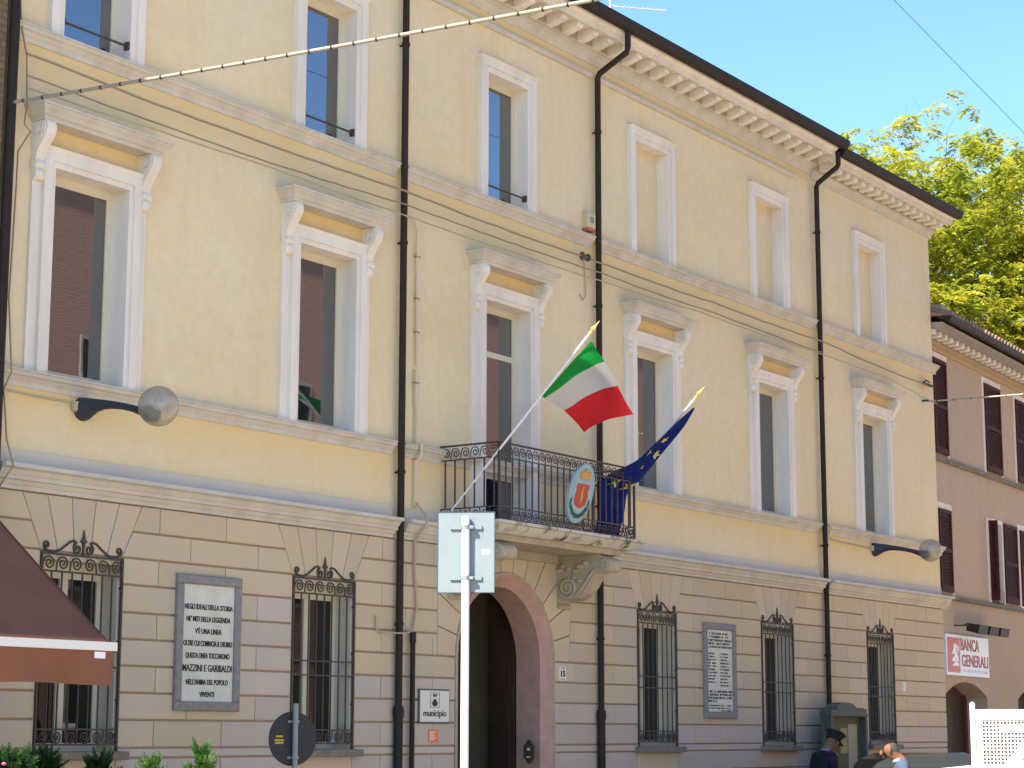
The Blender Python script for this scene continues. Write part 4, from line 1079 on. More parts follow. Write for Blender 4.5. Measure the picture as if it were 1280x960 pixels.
# the open window with its right leaf folded back and its left leaf ajar
W = MB(); W.box(3.74,3.87,-.025,.0,4.20,5.86); W.box(4.66,4.76,-.025,.0,4.20,5.86); W.box(3.87,4.66,-.025,.0,5.78,5.86)
W.box(3.84,3.87,0,.32,4.2,5.78); W.box(4.66,4.69,0,.32,4.2,5.78); W.box(3.87,4.66,0,.32,5.78,5.81); W.box(3.87,4.66,0,.32,4.19,4.215)
W = W.build('window', 'trim', PH)
MB().box(3.87,4.66,.31,.32,4.215,5.78).build('pane', 'glass_far', W)
shutter(4.78,5.64,4.25,5.82); s_ = shutter(3.87,4.04,4.25,5.80, R(-80)); s_.location.y = -.02
for (x0, x1) in ((5.88,6.6),(9.6,10.4),(13.0,13.8)):
    W = surround2(x0, x1, 4.2, 5.78); MB().box(x0, x1, -.008, -.002, 4.2, 5.78).build('pane', 'glass_far', W); shutter(x0, x1, 4.25, 5.78)
# shop doors
mat('shop_wood', (0.10, 0.03, 0.022), 0.5); mat('shop_pale', (0.55, 0.54, 0.46), 0.5); mat('poster', (0.62, 0.60, 0.50), 0.6)
for k, (a, b2) in enumerate(dr_):
    D_ = MB().box(a, b2, .44, .50, 0, 2.62).build('shop_door', 'door_wood', PH)
    q_ = MB(); q_.box(a, a+.12, .40, .439, 0, 2.6); q_.box(a+1.0, a+1.16, .40, .439, 0, 2.6); q_.box(b2-.14, b2, .40, .439, 0, 2.5); q_.box(a+.12, a+1.0, .40, .439, 1.98, 2.06); q_.build('door_frame', 'shop_wood', D_)
    MB().box(a+.12, a+1.0, .42, .438, 2.061, 2.62).build('fanlight', 'shop_pale', D_)
    MB().box(a+.12, a+1.0, .42, .438, 0.2, 1.979).build('pane', 'glass_far', D_)
    MB().box(a+.55, a+.85, .41, .419, 1.1, 1.8).build('poster', 'poster', D_)
# planter box on the open window's ledge
MB().box(4.22,4.56,-.07,.10,4.216,4.44).build('window_box', 'plaque_frame', PH)
PH.location = (33.50, 0.30, 0); PH.rotation_euler.z = R(4.0)
# bank sign with three floodlights
mat('bank_white', (0.75, 0.75, 0.74), 0.4); mat('bank_red', (0.50, 0.085, 0.045), 0.45); mat('bank_text', (0.40, 0.035, 0.045), 0.5); mat('bank_grey', (0.52, 0.55, 0.58), 0.5)
T = thing('bank_sign', (0,0,0), 'white BANCA GENERALI sign with red panel over the arched shop door', 'sign')
MB().block([(.95,2.745),(3.43,2.745),(3.43,3.49),(.95,3.49)], -.005, -.055, .005).build('panel', 'bank_white', T)
MB().box(1.01,1.70,-.060,-.0545,2.80,3.43).build('red_panel', 'bank_red', T)
em = MB()                                  # pale winged figure on the red panel
fig = [(1.22,2.92),(1.62,2.92),(1.62,2.96),(1.56,2.98),(1.60,3.02),(1.58,3.10),(1.52,3.12),(1.55,3.17),(1.62,3.20),(1.62,3.28),(1.52,3.29),(1.42,3.33),(1.36,3.31),(1.34,3.24),(1.28,3.18),(1.20,3.13),(1.30,3.13),(1.36,3.15),(1.40,3.12),(1.34,3.08),(1.28,3.06),(1.22,3.01),(1.28,2.99),(1.34,3.01),(1.38,2.97)]
em.prism_y(fig, -.064, -.0595); em.build('emblem', 'bank_white', T)
em = MB()
for (a, b2, c_, d_) in ((1.44,1.47,3.03,3.07),(1.48,1.50,3.16,3.26),(1.54,1.555,3.20,3.27),(1.42,1.55,2.985,3.0)): em.box(a, b2, -.067, -.0635, c_, d_)
em.build('emblem_detail', 'bank_red', T)
fit_text('banca', 'lettering', 1.76, 2.84, 3.215, -.058, 'bank_text', T, 1.18)
fit_text('generali', 'lettering', 1.80, 3.36, 2.925, -.058, 'bank_text', T, 1.18)
l_ = MB(); x_ = 1.85
while x_ < 3.3:
    l_.box(x_, x_+.012, -.058, -.0545, 2.815, 2.86+random.choice((0,0,.025))); l_.box(x_, x_+.035, -.0578, -.0545, 2.815+random.choice((0,.02,.04)), 2.827+random.choice((0,.02,.03))+.006); x_ += random.choice((.045,.055,.085))
l_.build('small_print', 'bank_grey', T)
T.location = (33.50, 0.30, 0); T.rotation_euler.z = R(4.0)
T = thing('floodlight_bar', (0,0,0), 'row of three black floodlights above the bank sign', 'lamp')
q_ = MB(); q_.tube([(1.42,-.28,3.66),(3.4,-.28,3.66)], .018, 8); q_.tube([(1.6,0,3.66),(1.6,-.28,3.66)], .015, 6); q_.tube([(3.2,0,3.66),(3.2,-.28,3.66)], .015, 6); q_.build('bar', 'iron', T)
for k in range(3):
    x_ = 1.82+.66*k
    q_ = MB(); q_.add([(x_-.23,-.24,3.70),(x_+.23,-.24,3.70),(x_+.26,-.50,3.66),(x_-.26,-.50,3.66),(x_-.20,-.22,3.56),(x_+.20,-.22,3.56),(x_+.26,-.46,3.50),(x_-.26,-.46,3.50)], [(3,2,1,0),(4,5,6,7),(0,1,5,4),(1,2,6,5),(2,3,7,6),(3,0,4,7)])
    hd = q_.build('lamp_head', 'clip_black', T)
    MB().add([(x_-.19,-.25,3.557),(x_+.19,-.25,3.557),(x_+.24,-.45,3.497),(x_-.24,-.45,3.497)], [(0,1,2,3)]).build('lens', 'glass_far', hd)
T.location = (33.50, 0.30, 0); T.rotation_euler.z = R(4.0)

# ================================================================== tree
mat('bark', (0.10, 0.075, 0.05), 0.95, (0.06, 0.045, 0.03), 5, bump=0.5, bscale=25)
def leaf_mat(name, a, b, c, sc):
    m = bpy.data.materials.new(name); m.use_nodes = True; N = m.node_tree.nodes; L = m.node_tree.links
    p = N['Principled BSDF']; p.inputs['Roughness'].default_value = .55; p.inputs['Specular IOR Level'].default_value = .25
    g = N.new('ShaderNodeNewGeometry'); no = N.new('ShaderNodeTexNoise'); no.inputs['Scale'].default_value = sc; no.inputs['Detail'].default_value = 5; no.inputs['Roughness'].default_value = .75
    rp = N.new('ShaderNodeValToRGB'); e = rp.color_ramp.elements
    e[0].position = .33; e[0].color = (*a,1); e[1].position = .68; e[1].color = (*c,1); k = e.new(.5); k.color = (*b,1)
    L.new(g.outputs['Position'], no.inputs[0]); L.new(no.outputs['Fac'], rp.inputs[0]); L.new(rp.outputs[0], p.inputs['Base Color'])
    t = N.new('ShaderNodeBsdfTranslucent'); mx = N.new('ShaderNodeMixShader'); mx.inputs[0].default_value = .5
    L.new(rp.outputs[0], t.inputs[0]); L.new(p.outputs[0], mx.inputs[1]); L.new(t.outputs[0], mx.inputs[2]); L.new(mx.outputs[0], N['Material Output'].inputs[0])
    MATS[name] = m
leaf_mat('leaf_locust', (0.14, 0.22, 0.025), (0.38, 0.39, 0.035), (0.62, 0.57, 0.07), .55)
def tree(base, H, Rc, zlow, label, n_clump, seed, lm='leaf_locust', top=1.0):
    rn = random.Random(seed); T = thing('tree', base, label, 'tree'); B = Vector(base)
    tk = MB(); limbs = []
    def limb(p, d, ln, r, lev):
        pts = [p]; rs = [r]; n_ = 6
        for i in range(n_):
            d = (d + Vector((rn.uniform(-.16,.16), rn.uniform(-.16,.16), rn.uniform(-.02,.14)))).normalized()
            p = p + d*ln/n_; pts.append(p); rs.append(r*(1-.72*(i+1)/n_))
            if lev < 3 and i >= 1:
                for q in range(2 if lev < 2 else 1):
                    a = rn.uniform(0, 2*math.pi); nd = (d*.75 + Vector((math.cos(a), math.sin(a), rn.uniform(-.1,.5)))*.75).normalized()
                    limb(p, nd, ln*rn.uniform(.42,.62), rs[-1]*.62, lev+1)
        if lev >= 1: limbs.append((pts, lev))
        tk.tube(pts, rs, 7 if lev < 2 else 4)
    limb(B, Vector((0,0,1)), H*.5, .42, 0)
    for a in (0.3, 2.2, 4.1, 5.4): limb(B+Vector((0,0,H*.30)), Vector((math.cos(a)*.7, math.sin(a)*.7, .8)).normalized(), H*.33, .22, 1)
    limb(B+Vector((0,0,H*.48)), Vector((0.05,0,1)), H*.36, .2, 1)
    tk.build('trunk', 'bark', T)
    cr = MB(); vs = []; fs = []; ends = [p for pts, lev in limbs for p in pts[2:]]
    def leaf(p, d, up, s_):
        sd = d.cross(up)
        if sd.length < 1e-4: sd = d.orthogonal()
        sd.normalize(); k = len(vs)
        vs.extend([p, p + d*s_*.5 + sd*s_*.2, p + d*s_, p + d*s_*.5 - sd*s_*.2]); fs.append((k, k+1, k+2, k+3))
    zc = (H + zlow)/2
    cen = []
    while len(cen) < 190:
        u = Vector((rn.uniform(-1,1), rn.uniform(-1,1), rn.uniform(-1,1)))
        if .25 < (abs(u.x)**2.4 + abs(u.y)**2.4 + abs(u.z)**2.4) < 1.0:
            cen.append((B + Vector((Rc*u.x, Rc*u.y, zc + (H-zlow)/2*u.z)), rn.uniform(.35,.75)))
    for q in range(n_clump):
        if rn.random() < .8:
            cc, cs = rn.choice(cen); c_ = cc + Vector((rn.gauss(0,cs), rn.gauss(0,cs), rn.gauss(0,cs*.6)))
        elif rn.random() < .5 and ends:
            c_ = rn.choice(ends) + Vector((rn.gauss(0,.7), rn.gauss(0,.7), rn.gauss(0,.5)))
        else:
            a = rn.uniform(0, 2*math.pi); u = rn.random()**.45; ph = math.acos(rn.uniform(-1,1))
            c_ = B + Vector((Rc*u*math.sin(ph)*math.cos(a), Rc*u*math.sin(ph)*math.sin(a), zc + (H-zlow)/2*u*math.cos(ph)*top))
            c_ += Vector((math.sin(c_.z*1.7+a*3), math.cos(c_.z*1.3+a*2), math.sin(a*4)*.6))*.7
        if c_.z < zlow: c_.z = zlow + rn.random()
        for s_ in range(rn.randint(4,7)):
            a = rn.uniform(0, 2*math.pi); d = Vector((math.cos(a), math.sin(a), rn.uniform(-.3,.5))).normalized(); p = c_ + d*.05
            ln = rn.uniform(.35,.75); n_ = 8
            for i in range(n_):
                d = (d + Vector((0,0,-.13))).normalized(); p = p + d*ln/n_
                sd = d.cross(Vector((0,0,1))); 
                if sd.length < 1e-3: sd = Vector((1,0,0))
                sd.normalize()
                for sg in (-1, 1):
                    leaf(p, (d*.5 + sd*sg + Vector((0,0,rn.uniform(-.5,.2)))).normalized(), Vector((rn.uniform(-.5,.5), rn.uniform(-.5,.5), 1)), rn.uniform(.13,.24))
    cr.v = vs; cr.f = fs; cr.m = [0]*len(fs); cr.smooth = [False]*len(fs)
    o = cr.build('crown', lm, T); o['kind'] = 'stuff'
tree((56.0, 10.2, 0), 19.6, 7.7, 8.4, 'tall yellow-green locust tree with feathery leaves behind the pink house', 3900, 3)
tree((66.0, 8.5, 0), 22.0, 6.5, 9.5, 'tall green tree standing farther back behind the locust tree', 1700, 9)

# ================================================================== street furniture
mat('zinc', (0.185, 0.225, 0.235), 0.5, (0.165, 0.205, 0.215), 3); mat('zinc_edge', (0.05,0.07,0.10), 0.5); mat('sticker', (0.8,0.8,0.8), 0.5)
T = thing('road_sign', (0,0,0), 'pale grey back of a rectangular road sign on a white pole', 'road sign')
p_ = MB(); p_.tube([(0,0,0),(0,0,3.30)], .030, 14); p_.build('pole', 'pole_white', T)
p_ = MB(); p_.box(-.212,.212,.034,.037,2.735,3.335); PL = p_.build('panel', 'zinc', T)
p_ = MB(); p_.box(-.216,-.2121,.03,.05,2.731,3.339); p_.box(.2121,.216,.03,.05,2.731,3.339); p_.box(-.2119,.2119,.03,.05,3.3351,3.339); p_.box(-.2119,.2119,.03,.05,2.731,2.7349); p_.build('rim', 'zinc_edge', PL)
for z in (3.22, 2.84):
    p_ = MB(); p_.box(-.12,-.032,.018,.0335,z-.014,z+.014); p_.box(.032,.12,.018,.0335,z-.014,z+.014); p_.build('clamp_bar', 'zinc', PL)
    p_ = MB(); p_.tube([(0,0,z-.015),(0,0,z+.015)], .034, 14); p_.box(.03,.06,-.02,.03,z-.012,z+.012); p_.build('clamp', 'zinc', T)
MB().box(.12,.175,.032,.0338,3.02,3.055).build('sticker', 'sticker', PL)
T.location = (12.128, -5.178, 0); T.rotation_euler.z = R(-60)
mat('sign_back', (0.022, 0.026, 0.028), 0.6, (0.03,0.032,0.03), 4); mat('post_grey', (0.22, 0.24, 0.22), 0.6); mat('yellow_print', (0.42, 0.30, 0.02), 0.6)
T = thing('road_sign', (0,0,0), 'dark back of a round road sign on a grey post before a window', 'road sign')
MB().tube([(0,0,0),(0,0,1.965)], .026, 12).build('post', 'post_grey', T)
d_ = MB(); d_.tube([(0,.04,1.643),(0,.055,1.643)], .25, 40); DS = d_.build('disc', 'sign_back', T)
for z in (1.80, 1.47):
    q_ = MB(); q_.box(-.06,.06,.03,.0395,z-.012,z+.012); q_.tube([(0,0,z-.012),(0,0,z+.012)], .032, 12); q_.build('clamp', 'post_grey', T)
q_ = MB()
for (z, w_) in ((1.665,.035),(1.63,.05),(1.605,.045)): q_.box(-.145-w_,-.145+w_,.0375,.0398,z-.009,z+.009)
q_.build('stamp', 'yellow_print', DS)
T.location = (14.385, -1.592, 0); T.rotation_euler.z = R(-20)

# awning on the brick house
mat('awning_cloth', (0.205, 0.080, 0.043), 0.9, (0.245, 0.098, 0.055), 2.2, bump=0.1, bscale=300, translucent=.04)
mat('awning_seam', (0.15, 0.055, 0.03), 0.9)
mat('awning_bar', (0.72, 0.70, 0.64), 0.4)
T = thing('awning', (8,-.1,2.1), 'brown fabric awning with white front bar on the brick house', 'awning')
ax0, ax1, ay, az, wz = 4.5, 11.13, -2.5, 2.375, 4.28
nq = 20; c_ = MB()
for k in range(nq):
    t0, t1 = k/nq, (k+1)/nq
    sg = lambda t: (-.12 + (ay+.12)*t, wz + (az-wz)*t - .035*4*t*(1-t))
    c_.add([(ax0,*sg(t0)),(ax1,*sg(t0)),(ax1,*sg(t1)),(ax0,*sg(t1))], [(0,1,2,3)], 0, True)
c_.build('canopy', 'awning_cloth', T)
c_ = MB(); nb = 60
for k in range(nb):
    xa = ax0+(ax1-ax0)*k/nb; xb = ax0+(ax1-ax0)*(k+1)/nb
    fy = lambda x: .012*math.sin(x*9)
    c_.add([(xa,ay-.02,az-.05),(xb,ay-.02,az-.05),(xb,ay-.025+fy(xb),az-.315+.006*math.sin(xb*5)),(xa,ay-.025+fy(xa),az-.315+.006*math.sin(xa*5))], [(0,1,2,3)], 0, True)
c_.build('valance', 'awning_cloth', T)
for xs_ in (ax1-.012, ax1-1.25, ax1-2.5, ax1-3.75, ax1-5.0):
    q_ = MB()
    for k in range(nq):
        (ya, za), (yb, zb) = sg(k/nq), sg((k+1)/nq)
        q_.add([(xs_-.014,ya,za+.004),(xs_+.014,ya,za+.004),(xs_+.014,yb,zb+.004),(xs_-.014,yb,zb+.004)], [(0,1,2,3)])
    q_.build('seam', 'awning_seam', T)
c_ = MB(); c_.box(ax0, ax1+.03, ay-.04, ay+.02, az-.055, az+.012); c_.build('front_bar', 'awning_bar', T)
c_ = MB()
for x_ in (ax0+.6, ax1-.6): c_.tube([(x_,-.1,3.6),(x_+.35,-1.3,3.05),(x_,ay,az-.02)], .02, 6)
c_.build('folding_arm', 'awning_bar', T)
MB().box(ax1-.20, ax1-.09, ay-.036, ay-.028, az-.115, az-.065).build('maker_tag', 'sticker', T)

# notice board on the pavement
mat('board_green', (0.075, 0.08, 0.062), 0.6, (0.095, 0.10, 0.08), 6, spec=.2); mat('board_inside', (0.12, 0.12, 0.05), 0.8); mat('paper', (0.33, 0.30, 0.13), 0.8); mat('paper_pale', (0.36, 0.35, 0.22), 0.8)
T = thing('notice_board', (28.7,-.4,0), 'grey-green metal notice board with arched top and pinned papers', 'notice board')
nb0, nb1 = 28.03, 29.33
b_ = MB(); b_.box(nb0, nb0+.07, -.47, -.30, .55, 1.96); b_.box(nb1-.07, nb1, -.47, -.30, .55, 1.96); b_.box(nb0+.07, nb1-.07, -.47, -.30, .55, .68); b_.box(nb0+.07, nb1-.07, -.34, -.30, .68, 1.96)
b_.build('case', 'board_green', T)
hp = [(nb0-.02,1.961),(nb1+.02,1.961),(nb1+.02,1.99),(nb1-.06,2.0),(nb1-.09,2.06),(nb1-.16,2.09),(nb1-.28,2.085)] + [(28.55+.36*math.cos(a), 2.05+.12*math.sin(a)) for a in [math.pi*k/12 for k in range(13)]] + [(nb0+.06,2.06),(nb0-.02,2.04)]
b_ = MB(); b_.prism_y(hp, -.49, -.29); b_.build('pediment', 'board_green', T)
MB().box(nb0+.07, nb1-.07, -.36, -.345, .68, 1.96).build('backing', 'board_inside', T)
for (a, b2, c2, d2, m2) in ((28.16,28.40,1.52,1.72,'paper_pale'),(28.55,28.80,1.40,1.78,'paper'),(28.83,29.14,1.0,1.84,'paper_pale'),(28.2,28.45,1.1,1.4,'paper'),(28.98,29.1,1.05,1.25,'plaque_frame')):
    MB().box(a, b2, -.372 if m2 == 'plaque_frame' else -.368, -.361, c2, d2).build('paper_sheet', m2, T)
for x_ in (nb0+.035, nb1-.035): MB().tube([(x_,-.385,.11),(x_,-.385,.55)], .03, 10).build('leg', 'board_green', T)

# ================================================================== vehicles
mat('van_white', (0.80, 0.80, 0.80), 0.3, spec=.5); mat('car_black', (0.012, 0.012, 0.014), 0.2, spec=.6); mat('car_green', (0.016, 0.022, 0.022), 0.4, spec=.25)
mat('tyre', (0.02,0.02,0.02), 0.85); mat('rim_grey', (0.4,0.4,0.42), 0.4, metal=.5); mat('lamp_clear', (0.7,0.7,0.7), 0.1); mat('lamp_red', (0.4,0.02,0.02), 0.2)
def vehicle(name, label, cat, paint, low, green, hw, ht, z_b, z_t, loc, rz):
    T = thing(name, (0,0,0), label, cat)
    def shell(prof, w0, w1, zlo, zhi):
        # side profile drawn in (x,z), widths interpolated from bottom to top
        n_ = len(prof); wd = lambda z: w0+(w1-w0)*max(0,min(1,(z-zlo)/(zhi-zlo)))
        s = MB(); inn = inset(prof, .045)
        rings = [[(p[0], -wd(p[1])+.05, p[1]) for p in prof], [(p[0], -wd(p[1]), p[1]) for p in inn], [(p[0], wd(p[1]), p[1]) for p in inn], [(p[0], wd(p[1])-.05, p[1]) for p in prof]]
        v = [q for r_ in (rings[1], rings[0], rings[3], rings[2]) for q in r_]
        f = []
        for k in range(3):
            for i in range(n_): f.append((k*n_+i, k*n_+(i+1) % n_, (k+1)*n_+(i+1) % n_, (k+1)*n_+i))
        f += [tuple(range(n_-1,-1,-1)), tuple(range(3*n_, 4*n_))]
        return s.add(v, f, 0, False)
    body = shell(low, hw, hw-.02, .3, z_b).build('body', paint, T)
    shell(green, hw-.06, ht, z_b, z_t).build('cabin', paint, T)
    g0 = inset(green, .085); wd = lambda z: (hw-.06)+(ht-hw+.06)*max(0,min(1,(z-z_b)/(z_t-z_b)))
    for sg in (-1, 1):
        xs = sorted(set(p[0] for p in g0)); 
        n_ = len(g0)
        s = MB(); v = [(p[0], sg*(wd(p[1])+.004), max(p[1], z_b+.06)) for p in g0]; s.add(v, [tuple(range(n_)) if sg > 0 else tuple(range(n_-1,-1,-1))]); s.build('side_window', 'glass_far', T)
    a, b2 = green[1], green[2]; 
    for (p, q, nm) in ((green[1], green[2], 'windscreen'), (green[-1], green[0], 'rear_window')):
        d = Vector((q[0]-p[0], q[1]-p[1])); nr = Vector((d.y, -d.x)).normalized()*.006
        s = MB(); v = []
        for t_ in (.12,.88):
            x_, z_ = p[0]+d.x*t_+nr.x, p[1]+d.y*t_+nr.y; w_ = wd(z_)-.1; v += [(x_,-w_,z_),(x_,w_,z_)]
        s.add(v, [(0,1,3,2)]); s.build(nm, 'glass_far', T)
    xl = min(p[0] for p in low); xr = max(p[0] for p in low)
    for x_ in (xl+.75, xr-.8):
        for sg in (-1, 1):
            w_ = MB(); w_.tube([(x_,sg*(hw-.20),.31),(x_,sg*(hw+.005),.31)], .31, 24); W = w_.build('wheel', 'tyre', T)
            MB().tube([(x_,sg*(hw-.02),.31),(x_,sg*(hw+.012),.31)], .20, 18).build('rim', 'rim_grey', W)
    for sg in (-1, 1):
        MB().box(xr-.06, xr+.012, sg*hw*.72-.14, sg*hw*.72+.14, .58, .72).build('headlight', 'lamp_clear', T)
        MB().box(xl-.012, xl+.06, sg*hw*.78-.10, sg*hw*.78+.10, .62, .82).build('tail_light', 'lamp_red', T)
    T.location = loc; T.rotation_euler.z = rz
    return T
lowc = [(-2.0,.25),(2.0,.25),(2.08,.45),(2.02,.66),(1.75,.80),(1.0,.90),(-1.85,.92),(-2.05,.80),(-2.1,.5)]
grc = [(-1.80,.90),(1.05,.89),(.42,1.33),(.10,1.40),(-.75,1.42),(-1.25,1.37)]
grc = [(-1.80,.90),(1.05,.89),(.40,1.36),(-.2,1.43),(-.9,1.42),(-1.35,1.34)]
RC = math.atan2(-.82,.57)
vehicle('parked_car', 'black car parked along the pavement past the notice board', 'car', 'car_black', lowc, grc, .84, .62, .9, 1.42, (28.3,-1.95,0), R(4))
vehicle('parked_car', 'dark green car parked just behind the bare-headed man', 'car', 'car_green', lowc, grc, .84, .62, .9, 1.42, (25.0,-3.75,0), R(3))
lowv = [(-2.4,.3),(2.1,.3),(2.2,.55),(2.2,.95),(2.12,1.22),(1.5,1.33),(1.2,1.36),(-2.35,1.36),(-2.45,.6)]
grv = [(-2.36,1.34),(1.22,1.33),(.85,1.78),(.5,1.83),(-2.15,1.83),(-2.3,1.76)]
vehicle('white_van', 'white van standing behind the white mesh fence', 'van', 'van_white', lowv, grv, .85, .74, 1.34, 1.83, (19.85+.57*2.2, -5.1-.82*2.2, 0), math.atan2(.82,-.57))
# white mesh fence
mat('fence_white', (0.80,0.80,0.78), 0.45)
T = thing('mesh_fence', (0,0,0), 'white metal fence panel filled with fine square mesh', 'fence')
p_ = MB(); p_.tube([(0,0,0),(0,0,1.95)], .024, 12); p_.sphere((0,0,1.955), .026, 10, 6); p_.build('post', 'fence_white', T)
MB().tube([(2.6,0,0),(2.6,0,1.95)], .024, 12).build('post', 'fence_white', T)
p_ = MB(); p_.box(.03,2.57,-.016,.016,1.825,1.915); p_.box(.03,.065,-.014,.014,.2,1.824); p_.box(2.535,2.57,-.014,.014,.2,1.824); p_.box(.066,2.534,-.014,.014,.2,.26); p_.build('frame', 'fence_white', T)
p_ = MB(); x_ = .075
while x_ < 2.53: p_.box(x_, x_+.010, -.004, .0, .26, 1.825); x_ += .032
z = .27
while z < 1.82: p_.box(.065, 2.535, .0005, .004, z, z+.010); z += .032
o = p_.build('mesh', 'fence_white', T); o['kind'] = 'stuff'
T.location = (17.35,-7.02,0); T.rotation_euler.z = RC

# ================================================================== people
mat('skin', (0.20, 0.095, 0.052), 0.7, (0.17, 0.08, 0.042), 20, spec=.2); mat('hair_grey', (0.035, 0.03, 0.027), 0.85, (0.07,0.06,0.055), 40); mat('uniform', (0.010, 0.012, 0.022), 0.85); mat('uniform_red', (0.10, 0.010, 0.014), 0.9)
mat('collar_blue', (0.16, 0.20, 0.27), 0.85); mat('shirt_blue', (0.06, 0.085, 0.13), 0.85); mat('trouser', (0.06, 0.06, 0.07), 0.85); mat('shoe', (0.015,0.012,0.010), 0.4); mat('cap_black', (0.008,0.008,0.012), 0.7); mat('eye_dark', (0.02,0.015,0.01), 0.3)
def body(T, J, E, pick, mats, head, fwd):
    names = list(J); idx = {n: i for i, n in enumerate(names)}
    me = bpy.data.meshes.new('body'); me.from_pydata([J[n][0] for n in names], [(idx[a], idx[b]) for a, b in E], [])
    ob = bpy.data.objects.new('body', me); COL.objects.link(ob)
    sk = ob.modifiers.new('skin', 'SKIN'); sk.use_smooth_shade = True
    for i, n in enumerate(names):
        me.skin_vertices[0].data[i].radius = J[n][1]; me.skin_vertices[0].data[i].use_root = (n == 'pelvis')
    sb = ob.modifiers.new('sub', 'SUBSURF'); sb.levels = 2; sb.render_levels = 2
    dg = bpy.context.evaluated_depsgraph_get()
    m2 = bpy.data.meshes.new_from_object(ob.evaluated_get(dg)); bpy.data.objects.remove(ob)
    # facial features belong to the same mesh
    bm = bmesh.new(); bm.from_mesh(m2)
    hc = Vector(head); F = Vector(fwd).normalized(); S = Vector((1,0,0)); U = S.cross(F).normalized()
    def blob(c, r, sc):
        mt = Matrix((S, F, U)).transposed().to_4x4(); mt.translation = c
        bmesh.ops.create_uvsphere(bm, u_segments=10, v_segments=8, radius=r, matrix=mt @ Matrix.Diagonal((*sc, 1)))
    n0 = len(bm.faces)
    blob(hc + F*.098 - U*.005, .02, (.8,1.1,1.5)); blob(hc + F*.092 - U*.055, .016, (1.7,.6,.5))
    for sg in (-1, 1): blob(hc + S*sg*.082 - F*.005, .03, (.35,.7,1.1)); blob(hc + F*.082 + S*sg*.033 + U*.022, .012, (1.3,.6,.7))
    bm.to_mesh(m2); bm.free()
    for q in mats: m2.materials.append(MATS[q])
    for p in m2.polygons:
        p.use_smooth = True; p.material_index = pick(p.center)
    m2.name = 'body'
    return put('body', m2, T, Vector((0,0,0)))
def figure(lean=0.0, bow=0.0):
    h = lambda x, y, z: (x, y + lean*max(0, z-.95), z)
    J = {'pelvis': (h(0,0,.93),(.155,.12)), 'waist': (h(0,.01,1.08),(.145,.11)), 'chest': (h(0,.015,1.28),(.165,.12)), 'neck0': (h(0,-.01,1.455),(.085,.08)),
         'neck1': (h(0,.02+.15*bow,1.50),(.065,.066)), 'head0': (h(0,.045+.3*bow,1.55-.1*bow),(.075,.092)), 'head1': (h(0,.05+.5*bow,1.62-.13*bow),(.082,.105)), 'head2': (h(0,.04+.68*bow,1.685-.18*bow),(.055,.07))}
    E = [('pelvis','waist'),('waist','chest'),('chest','neck0'),('neck0','neck1'),('neck1','head0'),('head0','head1'),('head1','head2')]
    for s, sg in (('l',-1),('r',1)):
        J['sh'+s] = (h(sg*.19,-.005,1.41),(.072,.078)); J['el'+s] = (h(sg*.235,-.02,1.13),(.047,.05)); J['wr'+s] = (h(sg*.205,.17,.99),(.03,.034)); J['pa'+s] = (h(sg*.19,.235,.975),(.04,.022))
        E += [('chest','sh'+s),('sh'+s,'el'+s),('el'+s,'wr'+s),('wr'+s,'pa'+s)]
        for k in range(4):
            o = (k-1.5)*.021; ln = (.075,.088,.083,.065)[k]
            J['f%d%s' % (k,s)] = (h(sg*.19+o,.275,.972),(.0095,.0095)); J['g%d%s' % (k,s)] = (h(sg*.19+o*1.05,.275+ln*.55,.962),(.0085,.0085)); J['t%d%s' % (k,s)] = (h(sg*.19+o*1.05,.275+ln*.8,.935),(.0075,.0075))
            E += [('pa'+s,'f%d%s' % (k,s)),('f%d%s' % (k,s),'g%d%s' % (k,s)),('g%d%s' % (k,s),'t%d%s' % (k,s))]
        J['th'+s] = (h(sg*.145,.225,.985),(.012,.012)); J['tt'+s] = (h(sg*.130,.275,.975),(.009,.009)); E += [('wr'+s,'th'+s),('th'+s,'tt'+s)]
        J['hp'+s] = (h(sg*.095,0,.87),(.095,.105)); J['kn'+s] = (h(sg*.10,.02,.49),(.06,.065)); J['an'+s] = (h(sg*.105,-.02,.10),(.042,.048)); J['to'+s] = (h(sg*.12,.14,.045),(.04,.03))
        E += [('pelvis','hp'+s),('hp'+s,'kn'+s),('kn'+s,'an'+s),('an'+s,'to'+s)]
    return J, E
# officer reading, head bowed, peaked cap
T = thing('person', (0,0,0), 'person in dark uniform and peaked cap, head bowed, beside the notice board', 'person')
J, E = figure(.05, .18)
def pk(c):
    if c.z < .09: return 4
    if c.z > 1.47 and c.y > -.2 and abs(c.x) < .11:
        return 3 if c.z < 1.505 and c.y < .06 else 0
    if c.y > .19 and .90 < c.z < 1.03: return 0
    if 1.36 < c.z < 1.382: return 2
    return 1
hd = Vector(J['head1'][0]) + Vector((0,.02,-.03)); hf = Vector((0,.86,-.5))
body(T, J, E, pk, ['skin','uniform','uniform_red','collar_blue','shoe'], hd, hf)
c_ = MB(); n_ = 24; tilt = Matrix.Rotation(R(-24), 3, 'X'); hc = Vector(J['head1'][0]) + Vector((0,.0,.0))
def ring(rx, ry, oy, z): return [tuple(hc + tilt @ Vector((rx*math.cos(2*math.pi*k/n_), oy+ry*math.sin(2*math.pi*k/n_), z))) for k in range(n_)]
rg = [ring(.088,.112,0,.02), ring(.09,.115,0,.07), ring(.125,.15,.01,.115), ring(.128,.152,.012,.125), ring(.10,.12,.01,.14), ring(.01,.01,.01,.146)]
v = [p for r_ in rg for p in r_]; f = [(i*n_+k, i*n_+(k+1) % n_, (i+1)*n_+(k+1) % n_, (i+1)*n_+k) for i in range(len(rg)-1) for k in range(n_)]
c_.add(v, f, 0, True)
vis = []
